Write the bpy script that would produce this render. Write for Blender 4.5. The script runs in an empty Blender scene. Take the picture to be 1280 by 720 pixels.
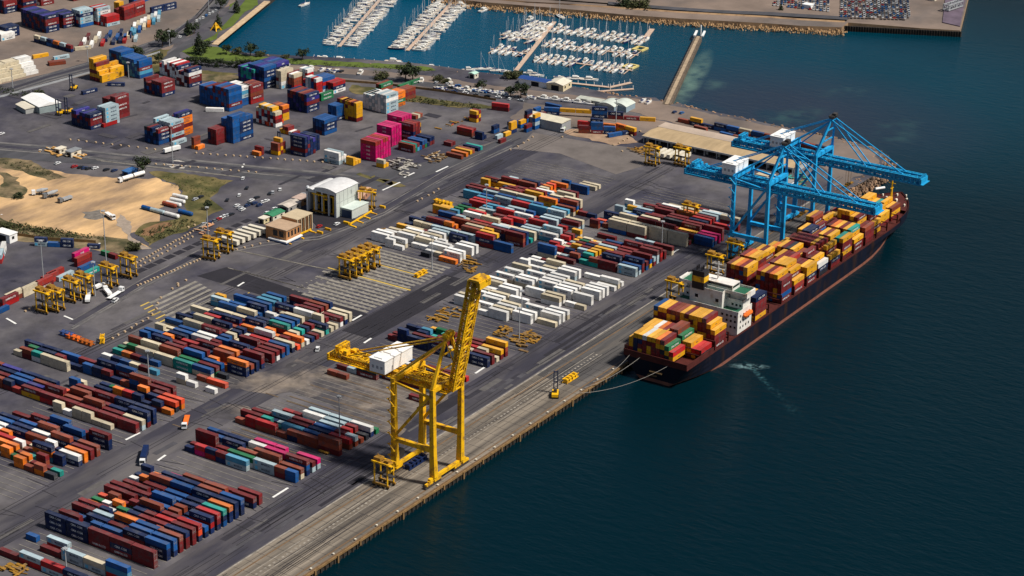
import bpy, bmesh, math, random
import numpy as np
from mathutils import Vector, Matrix
R_ = math.radians
rnd = random.Random(7)
scene = bpy.context.scene
col = scene.collection

# ------------------------------------------------------------------ camera
CAM = Vector((-900.0, -513.0, 462.48))
F_PX, PITCH, ROLL, YAW = 2748.1, 0.394357, 0.0105367, 0.5837488
_cy, _sy, _cp, _sp = math.cos(YAW), math.sin(YAW), math.cos(PITCH), math.sin(PITCH)
FW = Vector((_cy*_cp, _sy*_cp, -_sp)); _r = Vector((_sy, -_cy, 0)); _u = _r.cross(FW)
RT = math.cos(ROLL)*_r + math.sin(ROLL)*_u
UP = -math.sin(ROLL)*_r + math.cos(ROLL)*_u
cd = bpy.data.cameras.new('camera'); cam = bpy.data.objects.new('camera', cd); col.objects.link(cam)
cd.sensor_width = 36; cd.lens = F_PX/1280*36; cd.clip_start = 5; cd.clip_end = 20000
M = Matrix((RT, UP, -FW)).transposed().to_4x4(); M.translation = CAM
cam.matrix_world = M; scene.camera = cam

# ------------------------------------------------------------------ light
SUN_AZ, SUN_EL = -78.0, 54.0            # azimuth measured from the quay line (+X), light comes from the sea side
w = bpy.data.worlds.new('World'); scene.world = w; w.use_nodes = True
nt = w.node_tree; bg = nt.nodes['Background']
sky = nt.nodes.new('ShaderNodeTexSky'); sky.sky_type = 'NISHITA'; sky.sun_disc = False
sky.sun_elevation = R_(SUN_EL); sky.sun_rotation = R_(90-SUN_AZ); sky.dust_density = 2.0; sky.air_density = 1.0
nt.links.new(sky.outputs[0], bg.inputs[0]); bg.inputs[1].default_value = 0.05
sl = bpy.data.lights.new('sun', 'SUN'); sl.energy = 4.3; sl.angle = R_(6.0); sl.color = (1.0, 0.95, 0.87)
so = bpy.data.objects.new('sun', sl); col.objects.link(so)
sd = Vector((math.cos(R_(SUN_AZ))*math.cos(R_(SUN_EL)), math.sin(R_(SUN_AZ))*math.cos(R_(SUN_EL)), math.sin(R_(SUN_EL))))
so.rotation_euler = sd.to_track_quat('Z', 'Y').to_euler(); so.location = (0, 0, 900)
vs = scene.view_settings; vs.view_transform = 'Standard'; vs.look = 'None'; vs.gamma = 1; vs.exposure = 0.2
vs.use_curve_mapping = False

# ------------------------------------------------------------------ helpers
def G(px, py, h=0.0):
    """where on the ground (height h) the place seen at this spot of the photograph lies"""
    d = FW + (px-640)/F_PX*RT - (py-360)/F_PX*UP
    t = (h-CAM.z)/d.z
    return Vector((CAM.x+d.x*t, CAM.y+d.y*t, h))

def srgb(r, g, b):
    f = lambda c: (c/255/12.92) if c/255 <= 0.04045 else ((c/255+0.055)/1.055)**2.4
    return (f(r), f(g), f(b))

class MB:
    def __init__(s): s.v = []; s.f = []; s.m = []
    def add(s, vs_, fs, mi=0):
        n = len(s.v); s.v += [tuple(v) for v in vs_]; s.f += [tuple(i+n for i in f) for f in fs]; s.m += [mi]*len(fs)
    def box(s, c, d, rz=0.0, mi=0, top=None):
        cx, cy, cz = c; a, b, h = d[0]/2, d[1]/2, d[2]/2
        ca, sa = math.cos(rz), math.sin(rz); P = []
        for z in (-h, h):
            for x, y in ((-a, -b), (a, -b), (a, b), (-a, b)):
                P.append((cx+x*ca-y*sa, cy+x*sa+y*ca, cz+z))
        fs = [(0,3,2,1),(0,1,5,4),(1,2,6,5),(2,3,7,6),(3,0,4,7)]
        s.add(P, fs, mi)
        n = len(s.v)-8; s.f.append((n+4,n+5,n+6,n+7)); s.m.append(mi if top is None else top)
        return s
    def b2(s, x0, x1, y0, y1, z0, z1, mi=0, top=None):
        return s.box(((x0+x1)/2, (y0+y1)/2, (z0+z1)/2), (x1-x0, y1-y0, z1-z0), 0, mi, top)
    def beam(s, p, q, w=0.5, h=None, mi=0, w2=None, h2=None):
        h = w if h is None else h; w2 = w if w2 is None else w2; h2 = h if h2 is None else h2
        p = Vector(p); q = Vector(q); d = (q-p).normalized()
        up = Vector((0,0,1)) if abs(d.z) < 0.95 else Vector((1,0,0))
        r = d.cross(up).normalized(); u = r.cross(d)
        P = [p+r*a*w/2+u*b*h/2 for a, b in ((-1,-1),(1,-1),(1,1),(-1,1))] + [q+r*a*w2/2+u*b*h2/2 for a, b in ((-1,-1),(1,-1),(1,1),(-1,1))]
        s.add(P, [(0,1,2,3),(7,6,5,4),(0,4,5,1),(1,5,6,2),(2,6,7,3),(3,7,4,0)], mi); return s
    def tube(s, p, q, r, n=8, mi=0, r2=None, cap=True):
        r2 = r if r2 is None else r2; p = Vector(p); q = Vector(q); d = (q-p).normalized()
        up = Vector((0,0,1)) if abs(d.z) < 0.95 else Vector((1,0,0))
        a = d.cross(up).normalized(); b = a.cross(d); P = []
        for c, rr in ((p, r), (q, r2)):
            for i in range(n):
                t = 2*math.pi*i/n; P.append(c+a*math.cos(t)*rr+b*math.sin(t)*rr)
        fs = [(i, (i+1) % n, n+(i+1) % n, n+i) for i in range(n)]
        if cap: fs += [tuple(range(n-1, -1, -1)), tuple(range(n, 2*n))]
        s.add(P, fs, mi); return s
    def prism(s, pts, z0, z1, mi=0, top=None):
        n = len(pts); A = sum(pts[i][0]*pts[(i+1) % n][1]-pts[(i+1) % n][0]*pts[i][1] for i in range(n))
        if A < 0: pts = pts[::-1]
        P = [(p[0], p[1], z0) for p in pts]+[(p[0], p[1], z1) for p in pts]
        s.add(P, [(i, (i+1) % n, n+(i+1) % n, n+i) for i in range(n)], mi)
        k = len(s.v)-2*n; s.f.append(tuple(range(k+n, k+2*n))); s.m.append(mi if top is None else top); return s
    def sheet(s, pts, z, mi=0):
        n = len(pts); A = sum(pts[i][0]*pts[(i+1) % n][1]-pts[(i+1) % n][0]*pts[i][1] for i in range(n))
        if A < 0: pts = pts[::-1]
        s.add([(p[0], p[1], z) for p in pts], [tuple(range(n))], mi); return s
    def truss(s, p, q, w, h, n, t=0.3, mi=0, mi2=None):
        """box lattice girder from p to q"""
        mi2 = mi if mi2 is None else mi2
        p = Vector(p); q = Vector(q); d = (q-p).normalized()
        up = Vector((0,0,1)) if abs(d.z) < 0.95 else Vector((0,1,0))
        r = d.cross(up).normalized(); u = r.cross(d)
        C = [(-1,-1),(1,-1),(1,1),(-1,1)]
        pt = lambda k, c: p+(q-p)*k/n+r*c[0]*w/2+u*c[1]*h/2
        for c in C: s.beam(pt(0, c), pt(n, c), t*1.5, t*1.5, mi)
        for k in range(n+1):
            for i in range(4): s.beam(pt(k, C[i]), pt(k, C[(i+1) % 4]), t, t, mi)
            if k < n:
                for i in range(4):
                    a, b = (C[i], C[(i+1) % 4]) if (k+i) % 2 else (C[(i+1) % 4], C[i])
                    s.beam(pt(k, a), pt(k+1, b), t*0.8, t*0.8, mi2)
        return s
    def mesh(s, name, mats):
        me = bpy.data.meshes.new(name); me.from_pydata(s.v, [], s.f)
        for m in mats: me.materials.append(m)
        if len(mats) > 1: me.polygons.foreach_set('material_index', s.m)
        me.update(); return me

def put(name, me, parent=None, loc=None, rz=0.0):
    if isinstance(me, tuple): me = me[0].mesh(name, me[1])
    o = bpy.data.objects.new(name, me); col.objects.link(o)
    if parent is not None: o.parent = parent
    if loc is not None: o.location = loc
    if rz: o.rotation_euler = (0, 0, rz)
    return o
def tag(o, label=None, cat=None, group=None, kind=None):
    if label: o['label'] = label
    if cat: o['category'] = cat
    if group: o['group'] = group
    if kind: o['kind'] = kind
    return o
def thing(name, label, cat, loc=(0,0,0), rz=0.0, group=None):
    o = bpy.data.objects.new(name, None); col.objects.link(o); o.location = loc; o.rotation_euler = (0,0,rz)
    o.empty_display_size = 0.5
    return tag(o, label, cat, group)
def struct(name, mb, mats):
    return tag(put(name, (mb, mats)), kind='structure')
KIDS = {}
def kids(o): return [c for c in bpy.data.objects if c.parent == o]
def dup(tree, loc, rz=0.0, label=None, group=None, scale=None):
    """tree = (root, [(child, [grandchildren])])"""
    r = tree[0].copy(); col.objects.link(r); r.location = loc; r.rotation_euler = (0, 0, rz)
    if scale: r.scale = scale
    if label: r['label'] = label
    if group: r['group'] = group
    for c, gs in tree[1]:
        k = c.copy(); col.objects.link(k); k.parent = r
        for g in gs:
            j = g.copy(); col.objects.link(j); j.parent = k
    return r
ORD = ['zeroth','first','second','third','fourth','fifth','sixth','seventh','eighth','ninth','tenth','eleventh','twelfth','thirteenth','fourteenth','fifteenth','sixteenth','seventeenth','eighteenth','nineteenth','twentieth']
def ordw(i):
    if i <= 20: return ORD[i]
    t = {2:'twenty',3:'thirty',4:'forty',5:'fifty',6:'sixty',7:'seventy',8:'eighty',9:'ninety'}[i//10]
    if i % 10 == 0: return {'twenty':'twentieth','thirty':'thirtieth','forty':'fortieth','fifty':'fiftieth','sixty':'sixtieth','seventy':'seventieth'}.get(t, t)
    return t+'-'+ORD[i % 10]

# ------------------------------------------------------------------ materials
def mat(name, c, rough=0.7, metal=0.0, var=0.15, scale=0.3, stretch=None, c2=None, c2amt=0.0, c2scale=0.05, spec=0.3, islands=False, bump=0.0, bscale=2.0, world=True):
    m = bpy.data.materials.new(name); m.use_nodes = True; n = m.node_tree.nodes; l = m.node_tree.links
    b = n['Principled BSDF']; b.inputs['Roughness'].default_value = rough; b.inputs['Metallic'].default_value = metal
    b.inputs['Specular IOR Level'].default_value = spec
    if world:
        geo = n.new('ShaderNodeNewGeometry'); vec = geo.outputs['Position']
    else:
        tc = n.new('ShaderNodeTexCoord'); vec = tc.outputs['Object']
    if stretch:
        mp = n.new('ShaderNodeMapping'); mp.inputs['Scale'].default_value = stretch; l.new(vec, mp.inputs['Vector']); vec = mp.outputs[0]
    tx = n.new('ShaderNodeTexNoise'); tx.inputs['Scale'].default_value = scale; tx.inputs['Detail'].default_value = 6; tx.inputs['Roughness'].default_value = 0.65
    l.new(vec, tx.inputs['Vector'])
    mr = n.new('ShaderNodeMapRange'); mr.inputs['From Min'].default_value = 0.3; mr.inputs['From Max'].default_value = 0.7
    mr.inputs['To Min'].default_value = 1-var; mr.inputs['To Max'].default_value = 1+var; l.new(tx.outputs['Fac'], mr.inputs['Value'])
    base = n.new('ShaderNodeRGB'); base.outputs[0].default_value = (*c, 1); cur = base.outputs[0]
    if c2 is not None:
        t2 = n.new('ShaderNodeTexNoise'); t2.inputs['Scale'].default_value = c2scale; t2.inputs['Detail'].default_value = 5; t2.inputs['Roughness'].default_value = 0.6
        l.new(vec, t2.inputs['Vector'])
        r2 = n.new('ShaderNodeMapRange'); r2.inputs['From Min'].default_value = 0.6-c2amt*0.4; r2.inputs['From Max'].default_value = 0.72-c2amt*0.2
        l.new(t2.outputs['Fac'], r2.inputs['Value'])
        mx = n.new('ShaderNodeMix'); mx.data_type = 'RGBA'; l.new(r2.outputs[0], mx.inputs['Factor']); l.new(cur, mx.inputs['A'])
        mx.inputs['B'].default_value = (*c2, 1); cur = mx.outputs['Result']
    val = mr.outputs[0]
    if islands:
        g2 = n.new('ShaderNodeNewGeometry'); oi = n.new('ShaderNodeObjectInfo'); ad = n.new('ShaderNodeMath'); ad.operation = 'ADD'
        l.new(g2.outputs['Random Per Island'], ad.inputs[0]); l.new(oi.outputs['Random'], ad.inputs[1])
        fr = n.new('ShaderNodeMath'); fr.operation = 'FRACT'; l.new(ad.outputs[0], fr.inputs[0])
        m3 = n.new('ShaderNodeMapRange'); m3.inputs['To Min'].default_value = 1-islands; m3.inputs['To Max'].default_value = 1+islands; l.new(fr.outputs[0], m3.inputs['Value'])
        mu = n.new('ShaderNodeMath'); mu.operation = 'MULTIPLY'; l.new(val, mu.inputs[0]); l.new(m3.outputs[0], mu.inputs[1]); val = mu.outputs[0]
    vm = n.new('ShaderNodeVectorMath'); vm.operation = 'SCALE'; l.new(cur, vm.inputs[0]); l.new(val, vm.inputs['Scale'])
    l.new(vm.outputs[0], b.inputs['Base Color'])
    if bump:
        t3 = n.new('ShaderNodeTexNoise'); t3.inputs['Scale'].default_value = bscale; t3.inputs['Detail'].default_value = 4; l.new(vec, t3.inputs['Vector'])
        bp = n.new('ShaderNodeBump'); bp.inputs['Strength'].default_value = bump; bp.inputs['Distance'].default_value = 0.5
        l.new(t3.outputs['Fac'], bp.inputs['Height']); l.new(bp.outputs[0], b.inputs['Normal'])
    return m

asphalt = mat('asphalt', (0.038,0.036,0.053), 0.85, var=0.34, scale=0.06, c2=(0.115,0.105,0.108), c2amt=0.55, c2scale=0.014)
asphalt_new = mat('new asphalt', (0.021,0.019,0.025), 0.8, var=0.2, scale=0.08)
asphalt_road = mat('worn road asphalt', (0.070,0.068,0.076), 0.85, var=0.22, scale=0.09, stretch=(0.25,1,1), c2=(0.05,0.05,0.055), c2amt=0.3, c2scale=0.05)
asphalt_lane = mat('lane asphalt', (0.036,0.034,0.047), 0.85, var=0.3, scale=0.05, stretch=(0.22,1,1), c2=(0.11,0.10,0.10), c2amt=0.35, c2scale=0.03)
concrete = mat('apron concrete', (0.24,0.20,0.155), 0.9, var=0.35, scale=0.16, stretch=(0.10,1.6,1), c2=(0.10,0.085,0.07), c2amt=0.55, c2scale=0.10)
apron_dark = mat('dark apron', (0.075,0.070,0.068), 0.9, var=0.35, scale=0.12, stretch=(0.12,1.5,1), c2=(0.15,0.13,0.11), c2amt=0.3, c2scale=0.08)
tan_yard = mat('dusty yard', (0.20,0.15,0.12), 0.95, var=0.25, scale=0.03, c2=(0.12,0.10,0.09), c2amt=0.4, c2scale=0.012)
sand = mat('sand', (0.66,0.42,0.20), 0.95, var=0.25, scale=0.05, c2=(0.27,0.18,0.11), c2amt=0.6, c2scale=0.022, stretch=(0.6,1.5,1))
spill = mat('sandy spill', (0.23,0.185,0.145), 0.95, var=0.35, scale=0.12, c2=(0.06,0.055,0.06), c2amt=0.75, c2scale=0.045)
strip_m = mat('sleeper concrete', (0.22,0.20,0.17), 0.9, var=0.4, scale=0.25)
strip_d = mat('worn strip', (0.12,0.085,0.055), 0.9, var=0.3, scale=0.25)
grass = mat('grass', (0.055,0.055,0.016), 0.95, var=0.4, scale=0.06, c2=(0.16,0.125,0.05), c2amt=0.5, c2scale=0.05)
lawn = mat('lawn', (0.085,0.12,0.018), 0.95, var=0.25, scale=0.1)
scrub = mat('scrub ground', (0.055,0.052,0.022), 0.95, var=0.5, scale=0.1, c2=(0.22,0.16,0.09), c2amt=0.5, c2scale=0.06)
rock = mat('rock bank', (0.36,0.22,0.13), 0.95, var=0.55, scale=0.25, c2=(0.08,0.06,0.05), c2amt=0.45, c2scale=0.1, bump=1.0, bscale=0.3)
bank = mat('shore bank', (0.42,0.27,0.15), 0.95, var=0.35, scale=0.05, stretch=(0.4,1.5,1), c2=(0.16,0.10,0.06), c2amt=0.4, c2scale=0.05)
white_line = mat('white road paint', (0.75,0.74,0.70), 0.7, var=0.15, scale=1)
yellow_line = mat('yellow road paint', (0.55,0.38,0.08), 0.7, var=0.3, scale=1)
dark_wall = mat('dark quay wall', (0.03,0.025,0.02), 0.9, var=0.5, scale=0.3)
timber = mat('fender timber', (0.20,0.12,0.05), 0.9, var=0.4, scale=0.4)
steel_rail = mat('crane rail', (0.16,0.10,0.055), 0.6, var=0.3, scale=0.5)
Yel = mat('crane yellow paint', (0.80,0.44,0.008), 0.5, var=0.12, scale=0.4, c2=(0.30,0.15,0.03), c2amt=0.25, c2scale=0.3)
YelD = mat('dull yellow paint', (0.29,0.15,0.022), 0.6, var=0.5, scale=0.6)
Blu = mat('crane blue paint', (0.015,0.36,0.72), 0.5, var=0.2, scale=0.4, c2=(0.02,0.2,0.4), c2amt=0.15, c2scale=0.25)
BluD = mat('crane truss blue paint', (0.015,0.30,0.55), 0.5, var=0.3, scale=0.6)
White = mat('white paint', (0.80,0.79,0.76), 0.55, var=0.08, scale=0.3)
OffW = mat('cream paint', (0.66,0.60,0.48), 0.6, var=0.12, scale=0.3)
Black = mat('black rubber', (0.015,0.015,0.016), 0.8, var=0.2)
DarkS = mat('dark steel', (0.05,0.045,0.042), 0.6, var=0.3)
Glass = mat('dark glass', (0.012,0.016,0.02), 0.12, var=0.1, spec=0.6)
GreyS = mat('galvanised steel', (0.33,0.34,0.35), 0.5, var=0.15)
RedP = mat('red paint', (0.45,0.04,0.03), 0.5, var=0.15)
OrangeP = mat('orange paint', (0.75,0.16,0.02), 0.5, var=0.15)
# ------------------------------------------------------------------ water
def water_mat():
    m = bpy.data.materials.new('sea water'); m.use_nodes = True; n = m.node_tree.nodes; l = m.node_tree.links
    b = n['Principled BSDF']; b.inputs['Roughness'].default_value = 0.2; b.inputs['IOR'].default_value = 1.33; b.inputs['Specular IOR Level'].default_value = 0.20; b.inputs['Specular Tint'].default_value = (0.12,0.72,1.0,1)
    geo = n.new('ShaderNodeNewGeometry'); pos = geo.outputs['Position']
    mp = n.new('ShaderNodeMapping'); mp.inputs['Rotation'].default_value = (0,0,R_(20)); mp.inputs['Scale'].default_value = (0.30,0.11,1); l.new(pos, mp.inputs['Vector'])
    t = n.new('ShaderNodeTexNoise'); t.inputs['Scale'].default_value = 1.0; t.inputs['Detail'].default_value = 5; t.inputs['Roughness'].default_value = 0.6; l.new(mp.outputs[0], t.inputs['Vector'])
    t4 = n.new('ShaderNodeTexNoise'); t4.inputs['Scale'].default_value = 0.004; t4.inputs['Detail'].default_value = 3; l.new(pos, t4.inputs['Vector'])
    mr = n.new('ShaderNodeMapRange'); mr.inputs['From Min'].default_value = 0.35; mr.inputs['From Max'].default_value = 0.65; mr.inputs['To Min'].default_value = 0.35; mr.inputs['To Max'].default_value = 0.7
    l.new(t4.outputs['Fac'], mr.inputs['Value'])
    bp = n.new('ShaderNodeBump'); bp.inputs['Distance'].default_value = 1.2; l.new(mr.outputs[0], bp.inputs['Strength']); l.new(t.outputs['Fac'], bp.inputs['Height']); l.new(bp.outputs[0], b.inputs['Normal'])
    deep = n.new('ShaderNodeRGB'); deep.outputs[0].default_value = (0.0002,0.0105,0.0165,1)
    cur = deep.outputs[0]
    def blob(cur, c, centre, rad, colr, amt, nscale, rot=0.0, thr=0.45):
        mp2 = n.new('ShaderNodeMapping'); mp2.vector_type = 'TEXTURE'; mp2.inputs['Location'].default_value = (*centre, 0); mp2.inputs['Rotation'].default_value = (0,0,rot); mp2.inputs['Scale'].default_value = (rad[0], rad[1], 1)
        l.new(pos, mp2.inputs['Vector'])
        sp = n.new('ShaderNodeSeparateXYZ'); l.new(mp2.outputs[0], sp.inputs[0])
        cb = n.new('ShaderNodeCombineXYZ'); l.new(sp.outputs[0], cb.inputs[0]); l.new(sp.outputs[1], cb.inputs[1])
        ln = n.new('ShaderNodeVectorMath'); ln.operation = 'LENGTH'; l.new(cb.outputs[0], ln.inputs[0])
        fa = n.new('ShaderNodeMapRange'); fa.inputs['From Min'].default_value = 1.0; fa.inputs['From Max'].default_value = 0.3; l.new(ln.outputs['Value'], fa.inputs['Value'])
        tn = n.new('ShaderNodeTexNoise'); tn.inputs['Scale'].default_value = nscale; tn.inputs['Detail'].default_value = 6; l.new(pos, tn.inputs['Vector'])
        tm = n.new('ShaderNodeMapRange'); tm.inputs['From Min'].default_value = thr; tm.inputs['From Max'].default_value = thr+0.25; l.new(tn.outputs['Fac'], tm.inputs['Value'])
        mu = n.new('ShaderNodeMath'); mu.operation = 'MULTIPLY'; l.new(fa.outputs[0], mu.inputs[0]); l.new(tm.outputs[0], mu.inputs[1])
        m2 = n.new('ShaderNodeMath'); m2.operation = 'MULTIPLY'; l.new(mu.outputs[0], m2.inputs[0]); m2.inputs[1].default_value = amt
        mx = n.new('ShaderNodeMix'); mx.data_type = 'RGBA'; l.new(m2.outputs[0], mx.inputs['Factor']); l.new(cur, mx.inputs['A']); mx.inputs['B'].default_value = (*colr, 1)
        return mx.outputs['Result']
    g = G(610, 40); cur = blob(cur, 0, (g.x, g.y), (330, 300), (0.0002,0.075,0.150), 0.95, 0.003, thr=0.05)          # the marina basin, shallower
    g = G(960, 70); cur = blob(cur, 0, (g.x, g.y), (260, 420), (0.0002,0.036,0.060), 0.8, 0.003, thr=0.05)
    g = G(975, 135); cur = blob(cur, 0, (g.x, g.y), (130, 160), (0.018,0.028,0.048), 0.95, 0.012, thr=0.2)           # seagrass bed
    g = G(866, 92); cur = blob(cur, 0, (g.x, g.y), (80, 10), (0.11,0.18,0.15), 1.0, 0.06, R_(20), thr=0.3); g = G(876, 99); cur = blob(cur, 0, (g.x, g.y), (16, 22), (0.08,0.15,0.13), 0.6, 0.08, R_(20), thr=0.36)       # sand shoal by the breakwater
    for (x, y) in ((985,142),(1060,108),(1120,150),(1122,165),(1000,136)):
        g = G(x, y); cur = blob(cur, 0, (g.x, g.y), (28, 16), (0.03,0.07,0.075), 0.6, 0.09, R_(-20), thr=0.45)
    g = G(936, 458, -3.5); cur = blob(cur, 0, (g.x, g.y), (4, 12), (0.25,0.40,0.42), 0.7, 0.45, R_(30), thr=0.42)     # white water beside the hull
    wa, wb = G(936,456,-3.5), G(1006,528,-3.5); wang = math.atan2(wb.y-wa.y, wb.x-wa.x); wl = (wb-wa).length
    for (f_, wd_, st_, th_) in ((0.14,2.6,0.5,0.42),(0.42,3.2,0.22,0.45),(0.75,4.0,0.14,0.47)):
        g = wa.lerp(wb, f_); cur = blob(cur, 0, (g.x, g.y), (wl*0.24, wd_), (0.06,0.16,0.18), st_, 0.5, wang, thr=th_)
    l.new(cur, b.inputs['Base Color'])
    return m
wm = water_mat()
mb = MB(); mb.sheet([(-6000,-6000),(9000,-6000),(9000,9000),(-6000,9000)], -3.5)
struct('water', mb, [wm])

# ------------------------------------------------------------------ land
def GP(L, h=0.0): return [tuple(G(x, y, h)[:2]) for x, y in L]
QE = -2.6                                                          # face of the quay
shore = [(-1200, QE), (262, QE)] + GP([(1052,243),(1062,236),(1076,229),(1090,221),(1100,212),(1106,203),(1104,194),(1094,187),(1080,181),(1058,176),(1030,170),(1000,163),(972,157),(940,150),(905,142),(880,138),(862,134),(848,128),(838,131)]) \
  + GP([(828,128),(820,122),(800,121),(770,119),(745,113),(712,107),(672,99),(642,95),(600,90),(560,84),(520,79),(480,76),(440,73),(400,71),(360,69),(320,67),(290,64),(275,60),(268,54),(276,46),(300,28),(322,12),(338,0),(352,-12)]) \
  + [tuple(G(380,-60)[:2]), tuple(G(-300,-60)[:2]), (-1200, 1500)]
mb = MB(); mb.prism(shore, -9, 0, 1, 0)
struct('ground', mb, [asphalt, dark_wall])
# land across the basin
far = GP([(505,-22),(545,-3),(600,4),(660,9),(720,14),(780,20),(850,25),(905,28),(960,31),(1000,34),(1052,36),(1060,30)])
far_p = GP([(1060,30),(1100,33),(1150,37),(1200,40),(1212,-10),(1216,-60),(480,-60)])
mb = MB(); mb.prism(far + far_p, -9, 1.2, 1, 0); struct('far_shore', mb, [tan_yard, bank])
# sloping bank of the far shore
top = GP([(505,-30),(545,-10),(600,-4),(660,2),(720,5),(780,9),(850,14),(905,17),(960,20),(1000,23),(1056,26)], 2.2)
bot = GP([(505,-20),(545,-1),(600,6),(660,11),(720,16),(780,22),(850,27),(905,30),(960,33),(1000,36),(1056,38)], -4.0)
mb = MB(); n = len(top)
mb.add([(x,y,2.2) for x,y in top]+[(x,y,-4) for x,y in bot], [(i,i+1,n+i+1,n+i)[::-1] for i in range(n-1)])
struct('far_bank', mb, [bank])
z = 2.3
mb = MB(); mb.sheet(GP([(-100,-30),(545,-14),(600,-8),(720,1),(850,10),(960,16),(1060,22),(1060,-60),(-100,-60)], z), z)
struct('far_ground', mb, [tan_yard])
mb = MB()
P = [(760,2),(830,8),(905,13),(960,15),(1060,21)]
mb.sheet(GP(P, z)+GP([(1060,25),(960,19),(905,16.5),(830,11.5),(760,5.5)], z), z+0.12)
struct('far_road', mb, [asphalt_road])

ra = random.Random(21)
def rough_edge(P, step=4.0, amp=1.6):
    out = []; ph = ra.uniform(0,99)
    for a, b in zip(P, P[1:]+P[:1]):
        a = Vector(a); b = Vector(b); n = max(1, int((b-a).length/step)); d = (b-a); nn = Vector((-d.y,d.x)).normalized() if d.length > 0 else Vector((0,0))
        for i in range(n):
            p = a.lerp(b, i/n); out.append(tuple(p+nn*amp*(ra.uniform(-.6,.6)+math.sin(ph+p.x*.11+p.y*.07)+.5*math.sin(p.x*.31-p.y*.27)) if 0 < i else p))
    return out
def area(name, L, m, z, h=0.0):
    P = GP(L)
    if m in (spill, sand, grass, scrub, lawn, tan_yard) or name in ('sand','gravel_patch','dirt_track'): P = rough_edge(P)
    mb = MB(); mb.sheet(P, z); return struct(name, mb, [m])
def rect(name, x0, x1, y0, y1, m, z):
    mb = MB(); mb.sheet([(x0,y0),(x1,y0),(x1,y1),(x0,y1)], z); return struct(name, mb, [m])
# quay apron and lanes
rect('quay_apron', -900, -60, QE+0.3, 27.5, concrete, 0.04)
rect('quay_apron', -59.9, 262, QE+0.3, 27.5, apron_dark, 0.04)
rect('lane', -900, 250, 28.2, 49, asphalt_lane, 0.05)
rect('lane', -900, -72, 118, 141, asphalt_lane, 0.05)
rect('new_asphalt', -71.9, 22, 121, 140.5, asphalt_new, 0.06)
rect('new_asphalt', 22.1, 235, 121, 139.5, asphalt_lane, 0.06)
area('new_asphalt', [(246,345),(283,334),(460,393),(441,403)], asphalt_new, 0.07)
rect('lane', -60, 235, 212, 236, asphalt_lane, 0.05)
# rails, kerb lines on the apron
mb = MB()
for y in (0.4, 21.6): mb.b2(-900, 262, y-0.35, y+0.35, 0.05, 0.14)
mb.b2(-900, 262, QE, QE+0.5, 0.0, 0.35)
struct('crane_rails', mb, [steel_rail])
mb = MB()
mb.b2(-900, -20, 12.6, 12.9, 0.05, 0.09); mb.b2(-900, -20, 17.2, 17.6, 0.05, 0.09); mb.b2(-900, 250, 26.6, 27.4, 0.05, 0.12)
x = -420
while x < -22:
    mb.b2(x, x+1.4, 14.4, 15.3, 0.05, 0.10); x += 2.9
struct('apron_markings', mb, [mat('pale apron line', (0.27,0.24,0.20), 0.9, var=0.5, scale=0.3)])
# darker repair patches in the lanes
mb = MB()
for (x0,x1,y0,y1) in ((-206,-196,30,33.5),(-230,-170,29,31),(-60,20,31,33),(-38,6,35,37),(-20,40,39,42),(-130,-100,40,47)):
    mb.b2(x0,x1,y0,y1,0.06,0.09)
struct('asphalt_patch', mb, [asphalt_new])
# quay face: piles and timbers
t = thing('quay_fendering', 'timber capping and dark piles along the edge of the quay', 'quay fender', (0, QE, 0))
mb = MB(); x = -420
while x < 260:
    mb.b2(x, x+0.9, -0.55, 0.0, -5, -0.35); x += 3.1
put('pile', (mb, [dark_wall]), t)['kind'] = 'stuff'
mb = MB(); mb.b2(-430, 261, -0.7, 0.1, -0.95, -0.05); put('capping_beam', (mb, [timber]), t)
x = -400; k = 0; fme = [None, None]
for j, zz in enumerate((-3.6, -2.2)):
    mb = MB(); mb.b2(0, 0.9, -1.25, -0.6, zz, 0.05); fme[j] = mb.mesh('fender', [timber])
while x < -20:
    put('fender', fme[0 if k % 3 == 0 else 1], t, (x, 0, 0)); k += 1; x += 15.5
# bollards on the quay
bmb = MB(); bmb.tube((0,0,0),(0,0,0.55),0.32,8); bmb.tube((0,0,0.55),(0,0,0.85),0.5,8); bme = bmb.mesh('bollard',[OffW])
for i in range(24):
    o = put('bollard', bme, None, (-352+i*15.2, QE+0.9, 0.05)); tag(o, ordw(i+1)+' pale mooring bollard from the near end of the quay edge', 'bollard', 'mooring bollards along the quay')

# yard surfaces
area('dusty_yard', [(-60,-40),(330,-40),(300,0),(262,22),(215,60),(140,88),(60,104),(0,118),(-60,130)], tan_yard, 0.04)
area('sand', [(-60,200),(10,206),(60,212),(100,218),(150,222),(195,222),(222,232),(226,246),(205,258),(200,270),(196,282),(178,292),(160,292),(170,300),(188,310),(178,309),(160,302),(140,298),(110,300),(60,296),(20,286),(-60,275)], sand, 0.06)
area('scrub', [(-60,196),(30,200),(84,222),(60,226),(0,208),(-60,205)], scrub, 0.09)
area('scrub', [(-60,262),(0,272),(40,285),(110,297),(150,298),(190,310),(150,318),(60,304),(0,298),(-60,290)], scrub, 0.09)
area('scrub', [(186,215),(235,218),(292,226),(262,248),(280,262),(250,280),(205,298),(186,308),(168,292),(180,280),(222,274),(232,252),(224,236),(205,225)], grass, 0.09)
area('sand', [(178,287),(205,278),(215,278),(205,290),(190,296),(175,294)], mat('red soil', (0.22,0.12,0.06), 0.95, var=0.3, scale=0.2), 0.11)
area('dirt_track', [(150,268),(158,275),(164,290),(175,302),(190,311),(178,312),(160,300),(152,285)], mat('track', (0.30,0.24,0.19), 0.95, var=0.2), 0.12)
area('gravel_patch', [(0,215),(24,222),(34,240),(20,248),(0,246)], scrub, 0.10)
area('gravel_patch', [(102,265),(125,262),(140,270),(120,275),(104,272)], mat('gravel', (0.16,0.14,0.12), 0.95, var=0.4, scale=0.3), 0.10)
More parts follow.
